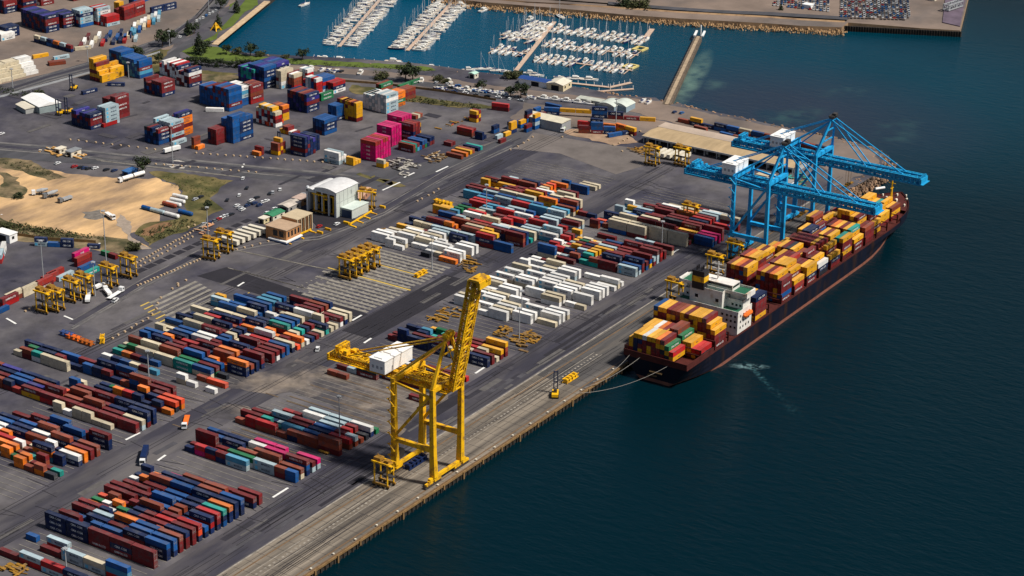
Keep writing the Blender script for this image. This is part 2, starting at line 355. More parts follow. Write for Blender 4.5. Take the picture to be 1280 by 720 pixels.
# car park and roads
area('car_park', [(262,248),(300,222),(348,230),(385,240),(330,272),(285,292),(262,285),(280,262)], asphalt, 0.12)
area('road', [(-60,172),(0,180),(60,184),(120,190),(200,196),(300,206),(380,214),(450,216),(520,205),(560,196),(600,185),(640,168),(665,150),(680,150),(655,178),(610,196),(540,218),(480,238),(450,237),(400,230),(330,224),(250,214),(150,207),(60,202),(0,197),(-60,190)], asphalt_road, 0.08)
area('road', [(-60,120),(0,106),(60,92),(130,72),(200,48),(240,24),(262,8),(272,-10),(292,-10),(284,6),(262,26),(222,54),(140,82),(60,104),(0,120),(-60,135)], asphalt_road, 0.13)
area('road', [(198,78),(212,66),(232,52),(262,38),(285,14),(302,-8),(310,-4),(292,18),(268,44),(240,58),(224,66),(226,72),(250,78),(300,82),(400,90),(500,98),(600,112),(660,124),(658,128),(598,118),(500,104),(400,95),(300,87),(240,84),(214,82)], asphalt_road, 0.15)
area('grass', [(168,76),(198,60),(214,62),(204,78),(214,84),(240,86),(300,92),(245,100),(195,92)], grass, 0.10)
area('lawn', [(226,64),(242,54),(262,58),(300,68),(400,75),(480,80),(540,85),(545,88),(480,85),(400,81),(300,77),(240,74)], lawn, 0.11)
area('lawn', [(240,50),(262,38),(285,14),(302,-8),(334,-8),(318,8),(296,26),(272,44),(262,52)], lawn, 0.11)
area('scrub', [(440,106),(500,116),(560,126),(620,132),(620,136),(560,134),(500,126),(440,116)], grass, 0.13)
area('scrub', [(240,92),(300,96),(340,104),(330,112),(280,104),(240,100)], scrub, 0.13)
area('boat_yard', [(320,78),(400,84),(480,90),(560,98),(640,110),(700,118),(760,124),(760,130),(660,122),(560,112),(480,106),(400,98),(330,90)], tan_yard, 0.12)
area('shore_path', [(760,120),(830,127),(850,134),(900,146),(980,160),(1060,178),(1098,190),(1098,205),(1080,218),(1056,232),(1040,232),(1030,205),(960,182),(860,160),(800,142),(760,132)], tan_yard, 0.12)
area('sand', [(700,165),(740,160),(780,165),(800,178),(770,182),(740,176)], mat('earth patch', (0.30,0.20,0.13), 0.95, var=0.3, scale=0.1), 0.10)
area('yard_slab', [(600,182),(660,165),(740,178),(800,186),(812,205),(770,218),(700,192),(640,186)], mat('yard slab', (0.14,0.12,0.11), 0.9, var=0.25, scale=0.05), 0.06)
area('concrete_pad', [(655,128),(760,140),(860,158),(840,172),(760,160),(690,160),(640,150)], tan_yard, 0.09)

# sandy spill between the stacks, with worn ruts
area('sandy_spill', [(262,462),(300,470),(345,462),(372,448),(395,455),(430,462),(470,470),(520,478),(560,492),(560,505),(520,520),(500,545),(470,535),(430,520),(395,500),(365,490),(330,492),(300,486),(268,476)], spill, 0.085)
area('sandy_spill', [(255,512),(290,505),(330,512),(375,535),(410,552),(400,558),(360,545),(300,528),(262,522)], spill, 0.085)
mb = MB()
for x, y0, y1 in ((-201,70,108),(-196,62,110),(-191,80,108),(-155,60,110),(-150,56,112),(-142,60,98),(-134,74,112),(-128,58,90),(-120,70,112),(-112,56,84),(-84,60,100),(-78,66,110),(-206,128,138),(-154,116,124)):
    mb.b2(x, x+0.9, y0, y1, 0.08, 0.14)
struct('worn_ruts', mb, [strip_d])
# sleeper lines of the straddle-carrier parking and the racks between the stacks
mb = MB(); x = -46
while x < 34:
    mb.b2(x, x+2.1, 143+rnd.random()*2, 186+rnd.random()*14, 0.07, 0.13); x += 4.0
x = -44
while x < 30:
    y = 146
    while y < 196: mb.b2(x, x+0.8, y, y+1.2, 0.08, 0.17); y += 4.1
    x += 4.0
for x in range(-340, 214, 4):
    mb.b2(x-1.75, x-1.45, 52, 114, 0.07, 0.11)
for x in range(-300, 214, 4):
    if x < -50 or x > 34: mb.b2(x-1.75, x-1.45, 144, 206, 0.07, 0.11)
struct('sleeper_lines', mb, [strip_m])
# green-yellow painted bay lines
mb = MB()
for i in range(6): mb.b2(-112+i*2, -72+i*1.5, 222.5+i*4.6, 224.7+i*4.6, 0.07, 0.12)
struct('paving_strips', mb, [strip_m])
mb = MB()
for i in range(7): mb.b2(-120+i*2, -113+i*2, 220+i*4.6, 221+i*4.6, 0.07, 0.125)
mb.b2(-8, -6.8, 143, 200, 0.07, 0.19); mb.b2(-100,-60,212.4,213,0.07,0.12); mb.b2(12,13,150,206,0.07,0.19)
struct('yellow_markings', mb, [yellow_line])
# white bars at the ends of the stacks
mb = MB()
for (a, b) in (((341,622),(360,610)),((157,550),(175,541)),((197,576),(207,569)),((594,467),(606,459)),((440,401),(452,394)),((455,429),(464,423)),((838,318),(848,312)),((297,358),(305,353)),((300,215),(305,205)),((478,238),(500,228)),((505,222),(518,216)),((545,215),(560,208)),((8,398),(20,405)),((80,395),(92,400)),((2,268),(2,268.5)),((100,318),(125,304))):
    p, q = G(*a), G(*b); mb.beam((p.x,p.y,0.12),(q.x,q.y,0.12),1.1,0.06)
struct('white_markings', mb, [white_line])
mb = MB()
for (a, b) in (((250,303),(480,352)),((100,194),(250,208)),((120,200),(300,221)),((285,335),(380,360))):
    p, q = G(*a), G(*b); mb.beam((p.x,p.y,0.13),(q.x,q.y,0.13),0.7,0.05)
    mb.beam((p.x,p.y-4,0.13),(q.x,q.y-4,0.13),0.7,0.05)
struct('rail_track', mb, [strip_m])
# grey patches / square drain pads behind the parked carriers
mb = MB()
for i in range(12):
    g = G(176+i*12, 338-i*5.6); mb.box((g.x,g.y,0.11),(6.5,4.5,0.06), 0.0)
struct('dark_pads', mb, [asphalt_new])
area('median', [(445,218),(450,216),(492,229),(490,232)], grass, 0.14); area('median', [(462,222),(468,219),(508,233),(500,234)], grass, 0.14)

# rocks of the peninsula and shore edge: one uneven bank
mb = MB(); rr = random.Random(3)
def rocks(a, b, n, s, wd):
    a = G(*a); b = G(*b)
    for i in range(n):
        p = a+(b-a)*rr.random(); o = Vector((rr.uniform(-wd,wd), rr.uniform(-wd,wd), 0))
        c = p+o; k = s*rr.uniform(0.5,1.3); zz = rr.uniform(-3.6, -0.2)
        vs_ = [(c.x+k*rr.uniform(.6,1)*math.cos(t), c.y+k*rr.uniform(.6,1)*math.sin(t), zz-1.2*k*.4) for t in (0,1.05,2.1,3.15,4.2,5.25)]
        vs_ += [(c.x+.6*k*rr.uniform(.6,1)*math.cos(t), c.y+.6*k*rr.uniform(.6,1)*math.sin(t), zz+k*.45) for t in (0.3,1.35,2.4,3.45,4.5,5.55)]
        mb.add(vs_, [(j,(j+1)%6,6+(j+1)%6,6+j) for j in range(6)]+[tuple(range(6,12))])
rocks((1048,240),(1090,221),650,1.2,9); rocks((1090,221),(1106,203),350,1.2,7); rocks((1106,203),(1096,188),200,1.2,5); rocks((1096,188),(1040,172),160,1.8,4)
rocks((1040,172),(860,134),260,1.6,3); rocks((860,134),(840,128),60,1.6,3); rocks((826,126),(745,113),160,1.3,2.5); rocks((745,113),(640,95),120,1.2,2)
rocks((640,95),(290,65),200,1.2,2)
tag(put('rock_bank', (mb, [rock])), 'tumbled brown rocks lining the shore of the point', 'rocks', kind='stuff')
mb = MB(); rr = random.Random(5)
rocks((545,0),(700,15),420,.8,5); rocks((700,14),(905,30),600,.8,5); rocks((905,30),(1056,38),500,.8,5)
tag(put('rock_bank', (mb, [mat('far rock', (0.42,0.26,0.13), 0.95, var=0.5, scale=0.2)])), 'brown rocks along the foot of the far shore', 'rocks', kind='stuff')
# breakwater
t = thing('breakwater', 'long narrow stone breakwater with a pale path reaching out from the shore', 'breakwater', G(833,130))
def loc_mb(mb, o):
    mb.v = [(v[0]-o.location.x, v[1]-o.location.y, v[2]-o.location.z) for v in mb.v]; return mb
a, b = G(833,131), G(873,46)
mb = MB(); mb.beam((a.x,a.y,-1.6),(b.x,b.y,-1.6),6.0,3.6,0,5.4,3.6); put('wall', (loc_mb(mb,t), [mat('sea wall stone',(0.12,0.09,0.065),0.95,var=0.5,scale=0.3)]), t)
mb = MB(); mb.beam((a.x,a.y,0.3),(b.x,b.y,0.3),2.4,0.5); put('path', (loc_mb(mb,t), [mat('path',(0.36,0.27,0.18),0.95,var=0.25,scale=0.2)]), t)
d = (b-a).normalized(); nn = Vector((-d.y, d.x, 0)); mb = MB()
for s in (-1,1):
    p = b+nn*s*3; q = p+d*14; mb.beam((p.x,p.y,0.6),(q.x,q.y,0.6),1.6,1.0)
mb.tube((b.x+d.x*15,b.y+d.y*15,-3.5),(b.x+d.x*15,b.y+d.y*15,5),0.5,8)
put('head_wall', (loc_mb(mb,t), [White]), t)
# far pier
t = thing('far_pier', 'dark piled pier with a purple-grey deck at the far end of the point', 'pier', G(1190,20))
mb = MB(); mb.prism(GP([(1178,28),(1200,33),(1207,-2),(1182,-4)],1.6), 0.9, 1.9); put('deck', (loc_mb(mb,t), [mat('pier deck',(0.12,0.09,0.12),0.9,var=0.3,scale=0.1)]), t)
mb = MB()
for i in range(46):
    f = i/45; g = G(1052+148*f, 33+7.5*f); mb.b2(g.x-0.8,g.x+0.8,g.y-1,g.y+1,-6,0.6)
put('pile', (loc_mb(mb,t), [dark_wall]), t)
mb = MB(); mb.truss(G(1182,14,1.9)+Vector((0,0,3)), G(1200,8,1.9)+Vector((0,0,3)), 5, 4, 4, 0.5); put('gangway', (loc_mb(mb,t), [GreyS]), t)

def band(pts, w0, m, z, name='road_lane'):
    P = [G(*p) for p in pts]; mb = MB(); L = []; Rr = []
    for i, p in enumerate(P):
        d = (P[min(i+1,len(P)-1)]-P[max(i-1,0)]).normalized(); n = Vector((-d.y,d.x,0)); L.append(p+n*w0/2); Rr.append(p-n*w0/2)
    for i in range(len(P)-1): mb.add([(q.x,q.y,z) for q in (L[i],Rr[i],Rr[i+1],L[i+1])],[(0,1,2,3)])
    struct(name, mb, [m])
pale_lane = mat('pale worn lane', (0.15,0.14,0.135), 0.9, var=0.3, scale=0.1, c2=(0.07,0.068,0.075), c2amt=0.4, c2scale=0.06)
for off, w0, m in ((0,5,asphalt_lane),(9,2.2,pale_lane),(-10,3,pale_lane),(4.5,1.0,pale_lane)):
    band([(x,y+off*0.45) for x,y in ((-40,180),(60,188),(150,198),(250,206),(330,214),(400,220),(450,226))], w0, m, 0.17)
for off, w0, m in ((0,3.5,asphalt_lane),(7,1.2,pale_lane),(-8,1.2,pale_lane),(15,2,pale_lane)):
    band([(x,y+off*0.4) for x,y in ((-20,122),(60,96),(140,75),(210,48),(245,22),(272,-8))], w0, m, 0.18)
for off, w0, m in ((0,4,asphalt_lane),(8,1.0,pale_lane),(14,1.5,pale_lane),(-8,0.8,pale_lane)):
    band([(x,y+off*0.5) for x,y in ((90,405),(180,352),(250,316),(330,300),(400,292),(480,262),(560,215),(640,178))], w0, m, 0.165)
area('rubble_patch', [(205,203),(222,200),(236,204),(230,211),(214,210)], mat('pale rubble',(0.42,0.38,0.33),0.9,var=0.5,scale=0.5), 0.16)

# repairs, slab joints and tyre marks worn into the paving
rp = random.Random(77)
patch_m = [mat('repair patch '+str(i), c, 0.88, var=0.25, scale=0.2) for i, c in enumerate(((0.030,0.028,0.036),(0.065,0.062,0.070),(0.095,0.088,0.085),(0.05,0.046,0.054)))]
for k, m in enumerate(patch_m):
    mb = MB()
    for i in range(34):
        x = rp.uniform(-360,235); y = rp.choice((rp.uniform(29,47),rp.uniform(119,140),rp.uniform(213,238),rp.uniform(30,47))); L = rp.uniform(3,26); W_ = rp.uniform(1.2,5)
        mb.b2(x,x+L,y,y+W_*.8,0.06,0.088+0.004*k+0.0001*i)
    for i in range(22):
        g = G(rp.uniform(0,700), rp.uniform(120,300)); 
        if g.y < 225 or (g.x < 75 and g.y > 285) or (g.x < 60 and g.y > 262): continue
        mb.box((g.x,g.y,0.17+0.004*k),(rp.uniform(5,24),rp.uniform(2,8),0.02+0.0003*i),R_(rp.choice((0,0,-12,90))))
    struct('asphalt_patch', mb, [m])
tyre = mat('tyre marks', (0.022,0.020,0.024), 0.8, var=0.3)
mb = MB()
for i in range(150):
    y = rp.choice((rp.uniform(29,48),rp.uniform(119,140),rp.uniform(213,240),rp.uniform(4,26))); x = rp.uniform(-380,230); L = rp.uniform(15,90); dy = rp.uniform(-1.5,1.5)
    for s_ in (0,2.4): mb.beam((x,y+s_,0.11),(x+L,y+dy+s_,0.11),0.28,0.03)
for i in range(70):
    x = rp.uniform(-380,230); y = rp.choice((50,118,142,212)); 
    for s_ in (0,4): mb.beam((x+s_,y-rp.uniform(0,1),0.12),(x+s_+rp.uniform(-3,3),y-rp.uniform(8,16)*rp.choice((1,-1)),0.12),0.3,0.03)
struct('tyre_marks', mb, [tyre])
mb = MB()
for y in (4.6,8.4,23.8): mb.b2(-900,-20,y,y+0.12,0.05,0.075)
x = -420
while x < -25: mb.b2(x,x+0.12,QE+0.6,26.4,0.05,0.077); x += 7.5
struct('slab_joints', mb, [asphalt_new])

area('dark_pad', [(386,272),(394,260),(430,266),(448,276),(428,285),(398,285)], asphalt_new, 0.2)  # darker patch of ground in front of the workshop
# ------------------------------------------------------------------ shipping containers
CC = {  # letter: (name in words, colour of the paint)
 'n':('navy blue',(0.007,0.019,0.075)), 'b':('bright blue',(0.008,0.075,0.25)), 'r':('red',(0.42,0.015,0.016)), 'd':('dark red',(0.165,0.016,0.018)),
 'e':('rust brown',(0.25,0.052,0.025)), 'o':('orange',(0.72,0.17,0.012)), 'w':('white',(0.74,0.72,0.68)), 'g':('green',(0.012,0.15,0.055)),
 't':('teal',(0.01,0.30,0.25)), 'c':('cream',(0.56,0.48,0.34)), 'y':('yellow',(0.68,0.33,0.010)), 'm':('magenta pink',(0.52,0.006,0.12)),
 's':('pale grey',(0.36,0.45,0.48)), 'p':('purple blue',(0.035,0.03,0.20)), 'l':('light blue',(0.06,0.26,0.40)), 'k':('black',(0.02,0.022,0.03)), 'f':('orange red',(0.68,0.07,0.02)),
 'z':('brick red',(0.33,0.03,0.022))}
CL = list(CC)
CM = {}; RM = {}
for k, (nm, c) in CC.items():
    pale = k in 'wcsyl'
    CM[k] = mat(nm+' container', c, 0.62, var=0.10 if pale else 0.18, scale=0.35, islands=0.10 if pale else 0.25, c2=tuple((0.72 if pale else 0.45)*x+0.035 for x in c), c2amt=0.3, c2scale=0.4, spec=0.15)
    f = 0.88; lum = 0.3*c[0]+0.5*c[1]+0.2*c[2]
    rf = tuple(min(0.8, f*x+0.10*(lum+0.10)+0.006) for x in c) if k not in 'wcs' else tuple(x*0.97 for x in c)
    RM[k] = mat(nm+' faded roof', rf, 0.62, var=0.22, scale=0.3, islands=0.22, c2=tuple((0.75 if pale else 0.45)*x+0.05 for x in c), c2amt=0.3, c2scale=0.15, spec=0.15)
white_let = mat('white lettering', (0.75,0.75,0.73), 0.6, var=0.05, scale=1)
dark_let = mat('dark lettering', (0.03,0.05,0.09), 0.6, var=0.05, scale=1)
lb_let = mat('light blue emblem', (0.10,0.42,0.62), 0.6, var=0.05, scale=1)
door_m = mat('door bars', (0.30,0.29,0.27), 0.6, var=0.2, scale=1)
LET = {'n':('CMA CGM',0), 'm':('ONE',0), 'd':('HAMBURG SÜD',0), 's':('MAERSK',1), 'w':('MAERSK',1), 'o':('Hapag-Lloyd',2), 'y':('msc',2), 'g':('CHINA SHIPPING',0), 't':('SAFMARINE',0), 'z':('',0), 'p':('ZIM',0)}
_txt = {}
def text_geo(s):
    """flat letter shapes as vertex and face lists, 1 unit tall, centred"""
    if s in _txt: return _txt[s]
    cu = bpy.data.curves.new('t', 'FONT'); cu.body = s; cu.resolution_u = 1; cu.align_x = 'CENTER'; cu.size = 1.35; cu.offset = 0.015
    ob = bpy.data.objects.new('t', cu); col.objects.link(ob)
    dg = bpy.context.evaluated_depsgraph_get(); dg.update(); me = bpy.data.meshes.new_from_object(ob.evaluated_get(dg))
    V = [tuple(v.co) for v in me.vertices]; Fs = [tuple(p.vertices) for p in me.polygons]
    bpy.data.objects.remove(ob); bpy.data.curves.remove(cu); bpy.data.meshes.remove(me)
    _txt[s] = (V, Fs); return _txt[s]
def text_on(mb, s, origin, xdir, height, mi=0, updir=(0,0,1), maxw=None):
    V, Fs = text_geo(s); o = Vector(origin); x = Vector(xdir).normalized(); u = Vector(updir); k = height
    if V and maxw:
        wd = max(v[0] for v in V)-min(v[0] for v in V); k2 = min(k, maxw/wd)
    else: k2 = k
    mb.add([o+x*v[0]*k2+u*(v[1]-0.45)*k for v in V], Fs, mi)

# local container: long axis X, x from 0..L, centred on y, z from 0
L40, L20, WD, HT = 12.19, 6.06, 2.44, 2.6
def cbody(mb, L, T=None, mi=0, top=1, detail=True):
    n0 = len(mb.v)
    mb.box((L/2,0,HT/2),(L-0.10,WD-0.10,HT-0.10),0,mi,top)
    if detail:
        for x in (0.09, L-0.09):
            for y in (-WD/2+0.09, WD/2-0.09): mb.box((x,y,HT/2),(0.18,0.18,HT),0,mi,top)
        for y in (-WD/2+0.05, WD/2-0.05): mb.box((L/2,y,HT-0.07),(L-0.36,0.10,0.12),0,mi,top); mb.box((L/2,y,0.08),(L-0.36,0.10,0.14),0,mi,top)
    if T is not None:
        for i in range(n0, len(mb.v)): mb.v[i] = tuple(T @ Vector(mb.v[i]))
def cdoor(mb, T=None):
    n0 = len(mb.v)
    for y in (-0.85,-0.4,0.4,0.85): mb.box((-0.01,y,HT/2),(0.08,0.07,HT-0.3))
    mb.box((-0.01,0,HT*0.42),(0.06,WD-0.5,0.06))
    if T is not None:
        for i in range(n0, len(mb.v)): mb.v[i] = tuple(T @ Vector(mb.v[i]))
def clet(mb, ck, L, T=None, mis=(0,1,2), sides=(-1,1)):
    s, kind = LET[ck]; n0 = len(mb.v)
    if not s: return
    for sd_ in sides:
        y = sd_*(WD/2+0.012); xd = (1,0,0) if sd_ < 0 else (-1,0,0); cx = L*0.5
        if kind == 1:
            cx = L*0.5 + (0.10*L if sd_ < 0 else -0.10*L)
            lx = L*0.5-(1 if sd_ < 0 else -1)*L*0.35
            mb.add([(lx-0.8,y,0.5),(lx+0.8,y,0.5),(lx+0.8,y,2.1),(lx-0.8,y,2.1)], [(0,1,2,3)], mis[2])
            text_on(mb, s, (cx,y,1.3), xd, 1.05, mis[1], maxw=L*0.55)
        else:
            text_on(mb, s, (cx,y,1.3), xd, 1.1 if kind == 0 else 0.95, mis[0] if kind == 0 else mis[1], maxw=L*0.62)
    if T is not None:
        for i in range(n0, len(mb.v)): mb.v[i] = tuple(T @ Vector(mb.v[i]))

BOX = []      # every container: dict(p, a, L, k, block, row, slot, tier, top)
def add_box(x, y, z, ang, L, k, block, row=0, slot=0, tier=0, nt=1, note=None):
    BOX.append(dict(p=(x,y,z), a=ang, L=L, k=k, block=block, row=row, slot=slot, tier=tier, nt=nt, note=note))

def slot(x, y1, tok, block, row, si, z0=0.12, dirn=-1):
    """a 40 ft slot in a row running toward the quay; y1 = its inland end"""
    rr = rnd.uniform(-0.12,0.12); y1 += rnd.uniform(-0.14,0.14)
    if 'reefer' in block: y1 += rnd.uniform(-0.1,0.1); L40_ = 11.7
    else: L40_ = L40
    if '|' in tok:
        for j, t in enumerate(tok.split('|')):
            if t != '-':
                for i, k in enumerate(t): add_box(x+rr, y1-6.3*j-0.1, z0+i*2.61, -math.pi/2, L20, k, block, row, si, i, len(t), 'inland half' if j == 0 else 'quay half')
    elif tok != '-':
        for i, k in enumerate(tok): add_box(x+rr, y1-0.1, z0+i*2.61, -math.pi/2, L40_, k, block, row, si, i, len(tok))
def row(x, y1, toks, block, r):
    for i, t in enumerate(toks.split()):
        slot(x, y1-12.6*i, t, block, r, i)

BLK = set()
def block(name, x0, y1, rows, pitch=4.0):
    BLK.add(name)
    """rows: one string per line, first the row nearest the bottom of the photograph; blank = empty lane"""
    for i, s in enumerate(rows):
        if s.strip(): row(x0+i*pitch, y1, s, name, i+1)
def mix(pal, hs, pe=0.06, p20=0.25, n=5):
    out = []
    for i in range(n):
        if rnd.random() < pe: out.append('-'); continue
        if rnd.random() < p20: out.append(''.join(rnd.choice(pal) for _ in range(rnd.choice(hs)))+'|'+''.join(rnd.choice(pal) for _ in range(rnd.choice(hs))))
        else: out.append(''.join(rnd.choice(pal) for _ in range(rnd.choice(hs))))
    return ' '.join(out)

block('bottom left block', -339.5, 115, [
 'd rs sr dn db', '', '', '- d ss sc rlb', 'b|- rs - - -', '',  '', 'nnn nnn ddd dnd ddd', '', 'dd n|nb nb ddn nnb', 'd|b bn dd nnb nbb',
 'nd ns eno nnb dde', 'dd nn|e ee b|ne ddn', 'o|d w|dg nn|ed dd ddd', 'g|w do|n nn|bd dr nfr', 'f|ee d|gd nne dd nb', 'dd dd|n nb ne|n nrn', 'nd ed ebb ne|n ndr', 'e|d ed|f nb nn bnt',
 'd|d nd bb dn nno', 'w|ko nne ndb nbn nnn', 'n|e|n nn nnn nee nnb', 'sn|o|m wn nee nee', '- m|m w| ee|d nd'.replace('w| ','w '), '- - n|n d dd'])
block('pink and grey block', -222, 115, [
 'n|mr rn|nd sl - -', 'd|r r|d|- wg ss de|bb', 'ddd d|g se dee ce', 'b|wb bn c|ge mdm nbd', 'nb|nn cn cw dm|de sd', 'b|n - wm dm|d sm', '', '', '',
 'e|rr er e|ne ee dee', 'nd nt|t sl nb -', 'w|d n|s sd nn er', 'd| ns dd nb rd|es'.replace('d| ','d '), '- - w ss er|e', '- r|d sw ds ed|k', '- - ss gs nw', '- - - s g', '', '-'])
block('block under yellow crane', -118, 113, [
 'e|e - - - d', '', 'd|s dk - - -', 'do bg de ds s', 'g|e oe bn ss lm', '- ob ww ss dmd', '- e ww dn dd', '- - bb d|e nd', '- - - d|d r'])
block('navy block past yellow crane', -66, 114, [
 'd|nnn nn|nn nnd sc nn', 'd|e ed d|d ec dd', '- sn|l sd rr dc|c', '- nl|t tt|r td dy', 'n|n|g b|tg td|o dd dey', '- y - g -'])
wp = 'wwwwwwccw'
def reef(e, hs=(1,2,2,1), n=5, p=0.2): return mix(wp, hs, p, 0.15, n)
block('white reefer block', -12, 113, [
 '- wc|w ww - -', 'ww ww wc ww -', 'wc - ww ww c', '- ww wc - ww', 'ww ww - ww ww', 'wc wc ww - cw', '', 'w|w ww - - -', 'wc ww - wc -', 'ww - ww wc w|c',
 '', 'cw cw - ww ww', 'w|w ww sw ww -', 'ww - cw cw ww', '- ww ww wc ww', 'wc w cw - ww', '', 'ww|w w sw - w', '- c ww - cw', 'w|w wc - w w', 'w|d - - - -'])
block('block past the reefers', 76, 114, [
 'cbb d - - -', 'dr|w s|ne t|te dd ss', 'e|rr rn|b nt|t dnn sb', 'er|w e|ss cy|d ndd ddn', 'dw|c dy|ed yy|n yy bd', 'w|r|d dd|gn ly sd ybd', 'nr|s|r rg|te ls dd ds', 'ed|y cc|w dd rd ssd', 'n|y y|c nb rrd drd', 'cy|- - d rr dd'])
block('tall cream stacks', 120, 114, [
 '- d - rs cd', '- - - - -', '', 'ed|- bcc dcc - -', 'b|e bsc ccc ccc ccc', 'f|n n|c cc w dd|d', '- dcc ccd ddd gd bb', 'bn n|g ddc dd ny nm', 'b|s bb|r ddd ddk ddd mm', '- s|s ws|r ddd ddd ddd'])
block('block by blue cranes', 160, 114, [
 'ss|s bn dd ddd ddn', 's|gy ss ddd dn ddr', '- w|c ccd ddo rdd sr', 'lw|s bd ccw on cbs', '- r|bd cc do nss ddc', '- - cc dc sb', '- - - dd ww', ''])
dk = 'nnddeebbbdz'
m1 = 'nnnddddeebbbrcwwtgso'
block('left edge block', -286, 206, ['']*2+['- - - oo|e oe|k', '- - oo|g co|d d|t', '- o|eo go|e t|ed -', 'df gr cw|e lon nn|-', 'rw ro|f e|c nn|n nw', 'bw bn ee dw|n|co oo'.replace('|co','') , 'bb nn nw nne dd', 'nn bb nne nn ee', '- d|b bb|n nnb', 'd dd nnb dd nnd'])
block('long left block', -226, 270.6, [
 '- - - - - - cc|w cc|cc c|c -', '- nl ee dn|z yd rd ed ed dd dd', 'bb bp dd db np eed ne tde dd sc', 'be dp pn nb ee nf dde ed nn dnn', '- de np dn dn e nnd ddd nnn nnn', '', '- - - - - bb|d n|t - - -', '- - - - - c|- n|n oo|dr nn|n dn|o',
 '- - - - - - n|g o|r dno|dn kf', '- c|de wt|cc cc - - - - d|dd of', '- e|dg gn rd|n n|bb nn|nd n|e|nb dee nd', '- bn nn bb ed nnn ndb nd dd -'])
m2 = 'nnnbbbddecccwwretgos'
block('central mixed block', -168, 218.6, [
 'w|n b|c d|l - cw|w -|w', '- - - - - -', 't|o d|n b|- - -|e f', 'g|eg wc cc tt cb -', 'c|- ccc tee dg gd k|-', 'ee dn|n nnd dnb nb -', '- bdn cb nnd eo|o nno', 'bb|n od dd|n dn oee ne', 'nb eo|d rr dnd ddo nn', '- dn n|nd wn nd ndd',
 'cc|c bb cw dd|e ddn -', 'c cb nw cb cn dd', 'cb| ncc dnd cb|w ddd wd'.replace('b| ','b '), '- nb|n ed ec|c nd bd', 'nn ncc ncn bn|g rr- bb'.replace('- ',' '), 'n|cn rn ee cn|w ndw nc', '- rr rrn bo cn|y od|f', 'wc nn rd wbn eo|o co',
 'c|w bc wc nb|w ndt tc|w', '- bbb nbc nn cbb dt|n', '- bb cb n|wn ccb dn|d', 'ls bb bbn ww|c ncc wd|c', 'ly|y blb nbb w|cc nw|n tn', '- nn bwl bdn ncw dcc|c', '- nn bbl e|ed nnd nd|c', '- - nnb n|nd wcd wd', '- - nd|n bnd dde nc', '- - - n nbn cc'])
m3 = 'ccddeebbnnrwwsstooy'
block('small reefer block', 38, 206, [
 '- ww|w - k|- o', 'ww cw - w|c ww', 'ww - w|w ww ww', '- ww wc cw -', 'w|w cc ww cw|w ww', 'c ww cc - ww', '- c|- ww - -', 'y|c c|d cs nn -'])
block('lamp post block', 70, 203, ['n|cc cc|ds es ss dnr bb', 'sn nbd ddo|o nne nny', 'w|en bd|d no|e ngc ddy|-', '- dn dde doe nnd ded', '- ddb lns|s ccr bbs bbn'] + [
 '- tb|w sc|e c|cc dy|c c|t', '- ck|c nnw eec ww|nc cc', 'oy wl|e ccr er rrr|s ss lw', '- ng|- wc c|ed bbr ls sss', 'y|y cg wc|n rd ds rrr wd', '- yn|n ws wrr edw rr|e -',
 '- - nl|s d|b - - -', '- rr rl bs|b r|l ss r|-', '- dr sd|d bs rb|r bs sd', '- bl rss bdr dll bss sc', 'll sb ddb bbl bbb|w bcl']
)
block('far mixed block', 137, 206, ['cd ss ddc dcc - ', 'dd bd ddd b|y nyo ce', '- d|dd ccd|y yny np ybe d|n', '- y|nn dd yyd bn dcc -', 'yy|- yy ed bb cc n|-', 'yd ddd dde cw - -', '- ss|w ddn dc|c cc -', '- ss|- dd do|o dd -', '- - w|- of|- - -', '- - - go - -', '- - - - bb -'])
row(190, 168, '- c|c', 'far mixed block', 14); row(186, 168, 'b|- c', 'far mixed block', 15)

# stacks that stand on their own in the upper yard: near bottom corner, direction of the long side, counts
def stack(px, py, ang, nl, nw, nt, pal, name, short=False, top=None, step=None):
    g = G(px, py); a = R_(ang); u = Vector((math.cos(a), math.sin(a), 0)); v = Vector((-u.y, u.x, 0)); L = L20 if short else L40
    for i in range(nl):
        for j in range(nw):
            h = nt if isinstance(nt, int) else nt[(i*nw+j) % len(nt)]
            for k in range(h):
                c = pal[(i*7+j*3+k*5+rnd.randrange(2)) % len(pal)]
                if top and k == h-1: c = top[(i*nw+j) % len(top)]
                p = g+u*(L+0.25)*i+v*(WD+0.25)*(j+0.5)
                add_box(p.x, p.y, 0.15+k*2.61, a, L, c, name, j+1, i, k, h, 'short' if short else None)
S = stack
# long side along the quay direction, row of ends running inland
S(114,163,-4,1,7,(4,4,4,4,3,4,4),'nnd','navy and red stack in the upper left yard', top='nnp'); S(133,159,-4,1,3,(5,5,5),'ss','grey stack in the upper left yard', top='ss'); S(146,150,-4,1,5,(6,6,5,5,5),'d','red stack in the upper left yard', top='d')
S(130,160,-4,1,1,1,'r','left of the grey stack')
S(128,104,-6,1,5,(2,3,5,6,6),'ydy','yellow stack in the upper left yard', top='yyd'); S(139,100,-6,1,3,(3,3,4),'ydy','yellow stack in the upper left yard', top='y')
S(175,99,-6,1,12,(5,4,5,5,5,5,5,6,6,6,6,6),'bbld','blue stack by the highway', top='b'); pass
S(104,119,-12,1,1,1,'n','navy container on the ground by the forklift'); S(134,108,-60,1,1,1,'n','navy container lying by the yellow stack')
S(203,122,-6,1,7,(4,4,4,4,3,3,4),'nbdn','blue and red stack north of the yard', top='dd'); pass
S(222,99,-6,1,7,(4,4,4,4,3,4,3),'wsdw','pale and red stack by the hedge', top='rw'); S(237,110,-6,1,5,(5,5,4,4,5),'wndw','pale and red stack by the hedge', top='nd')
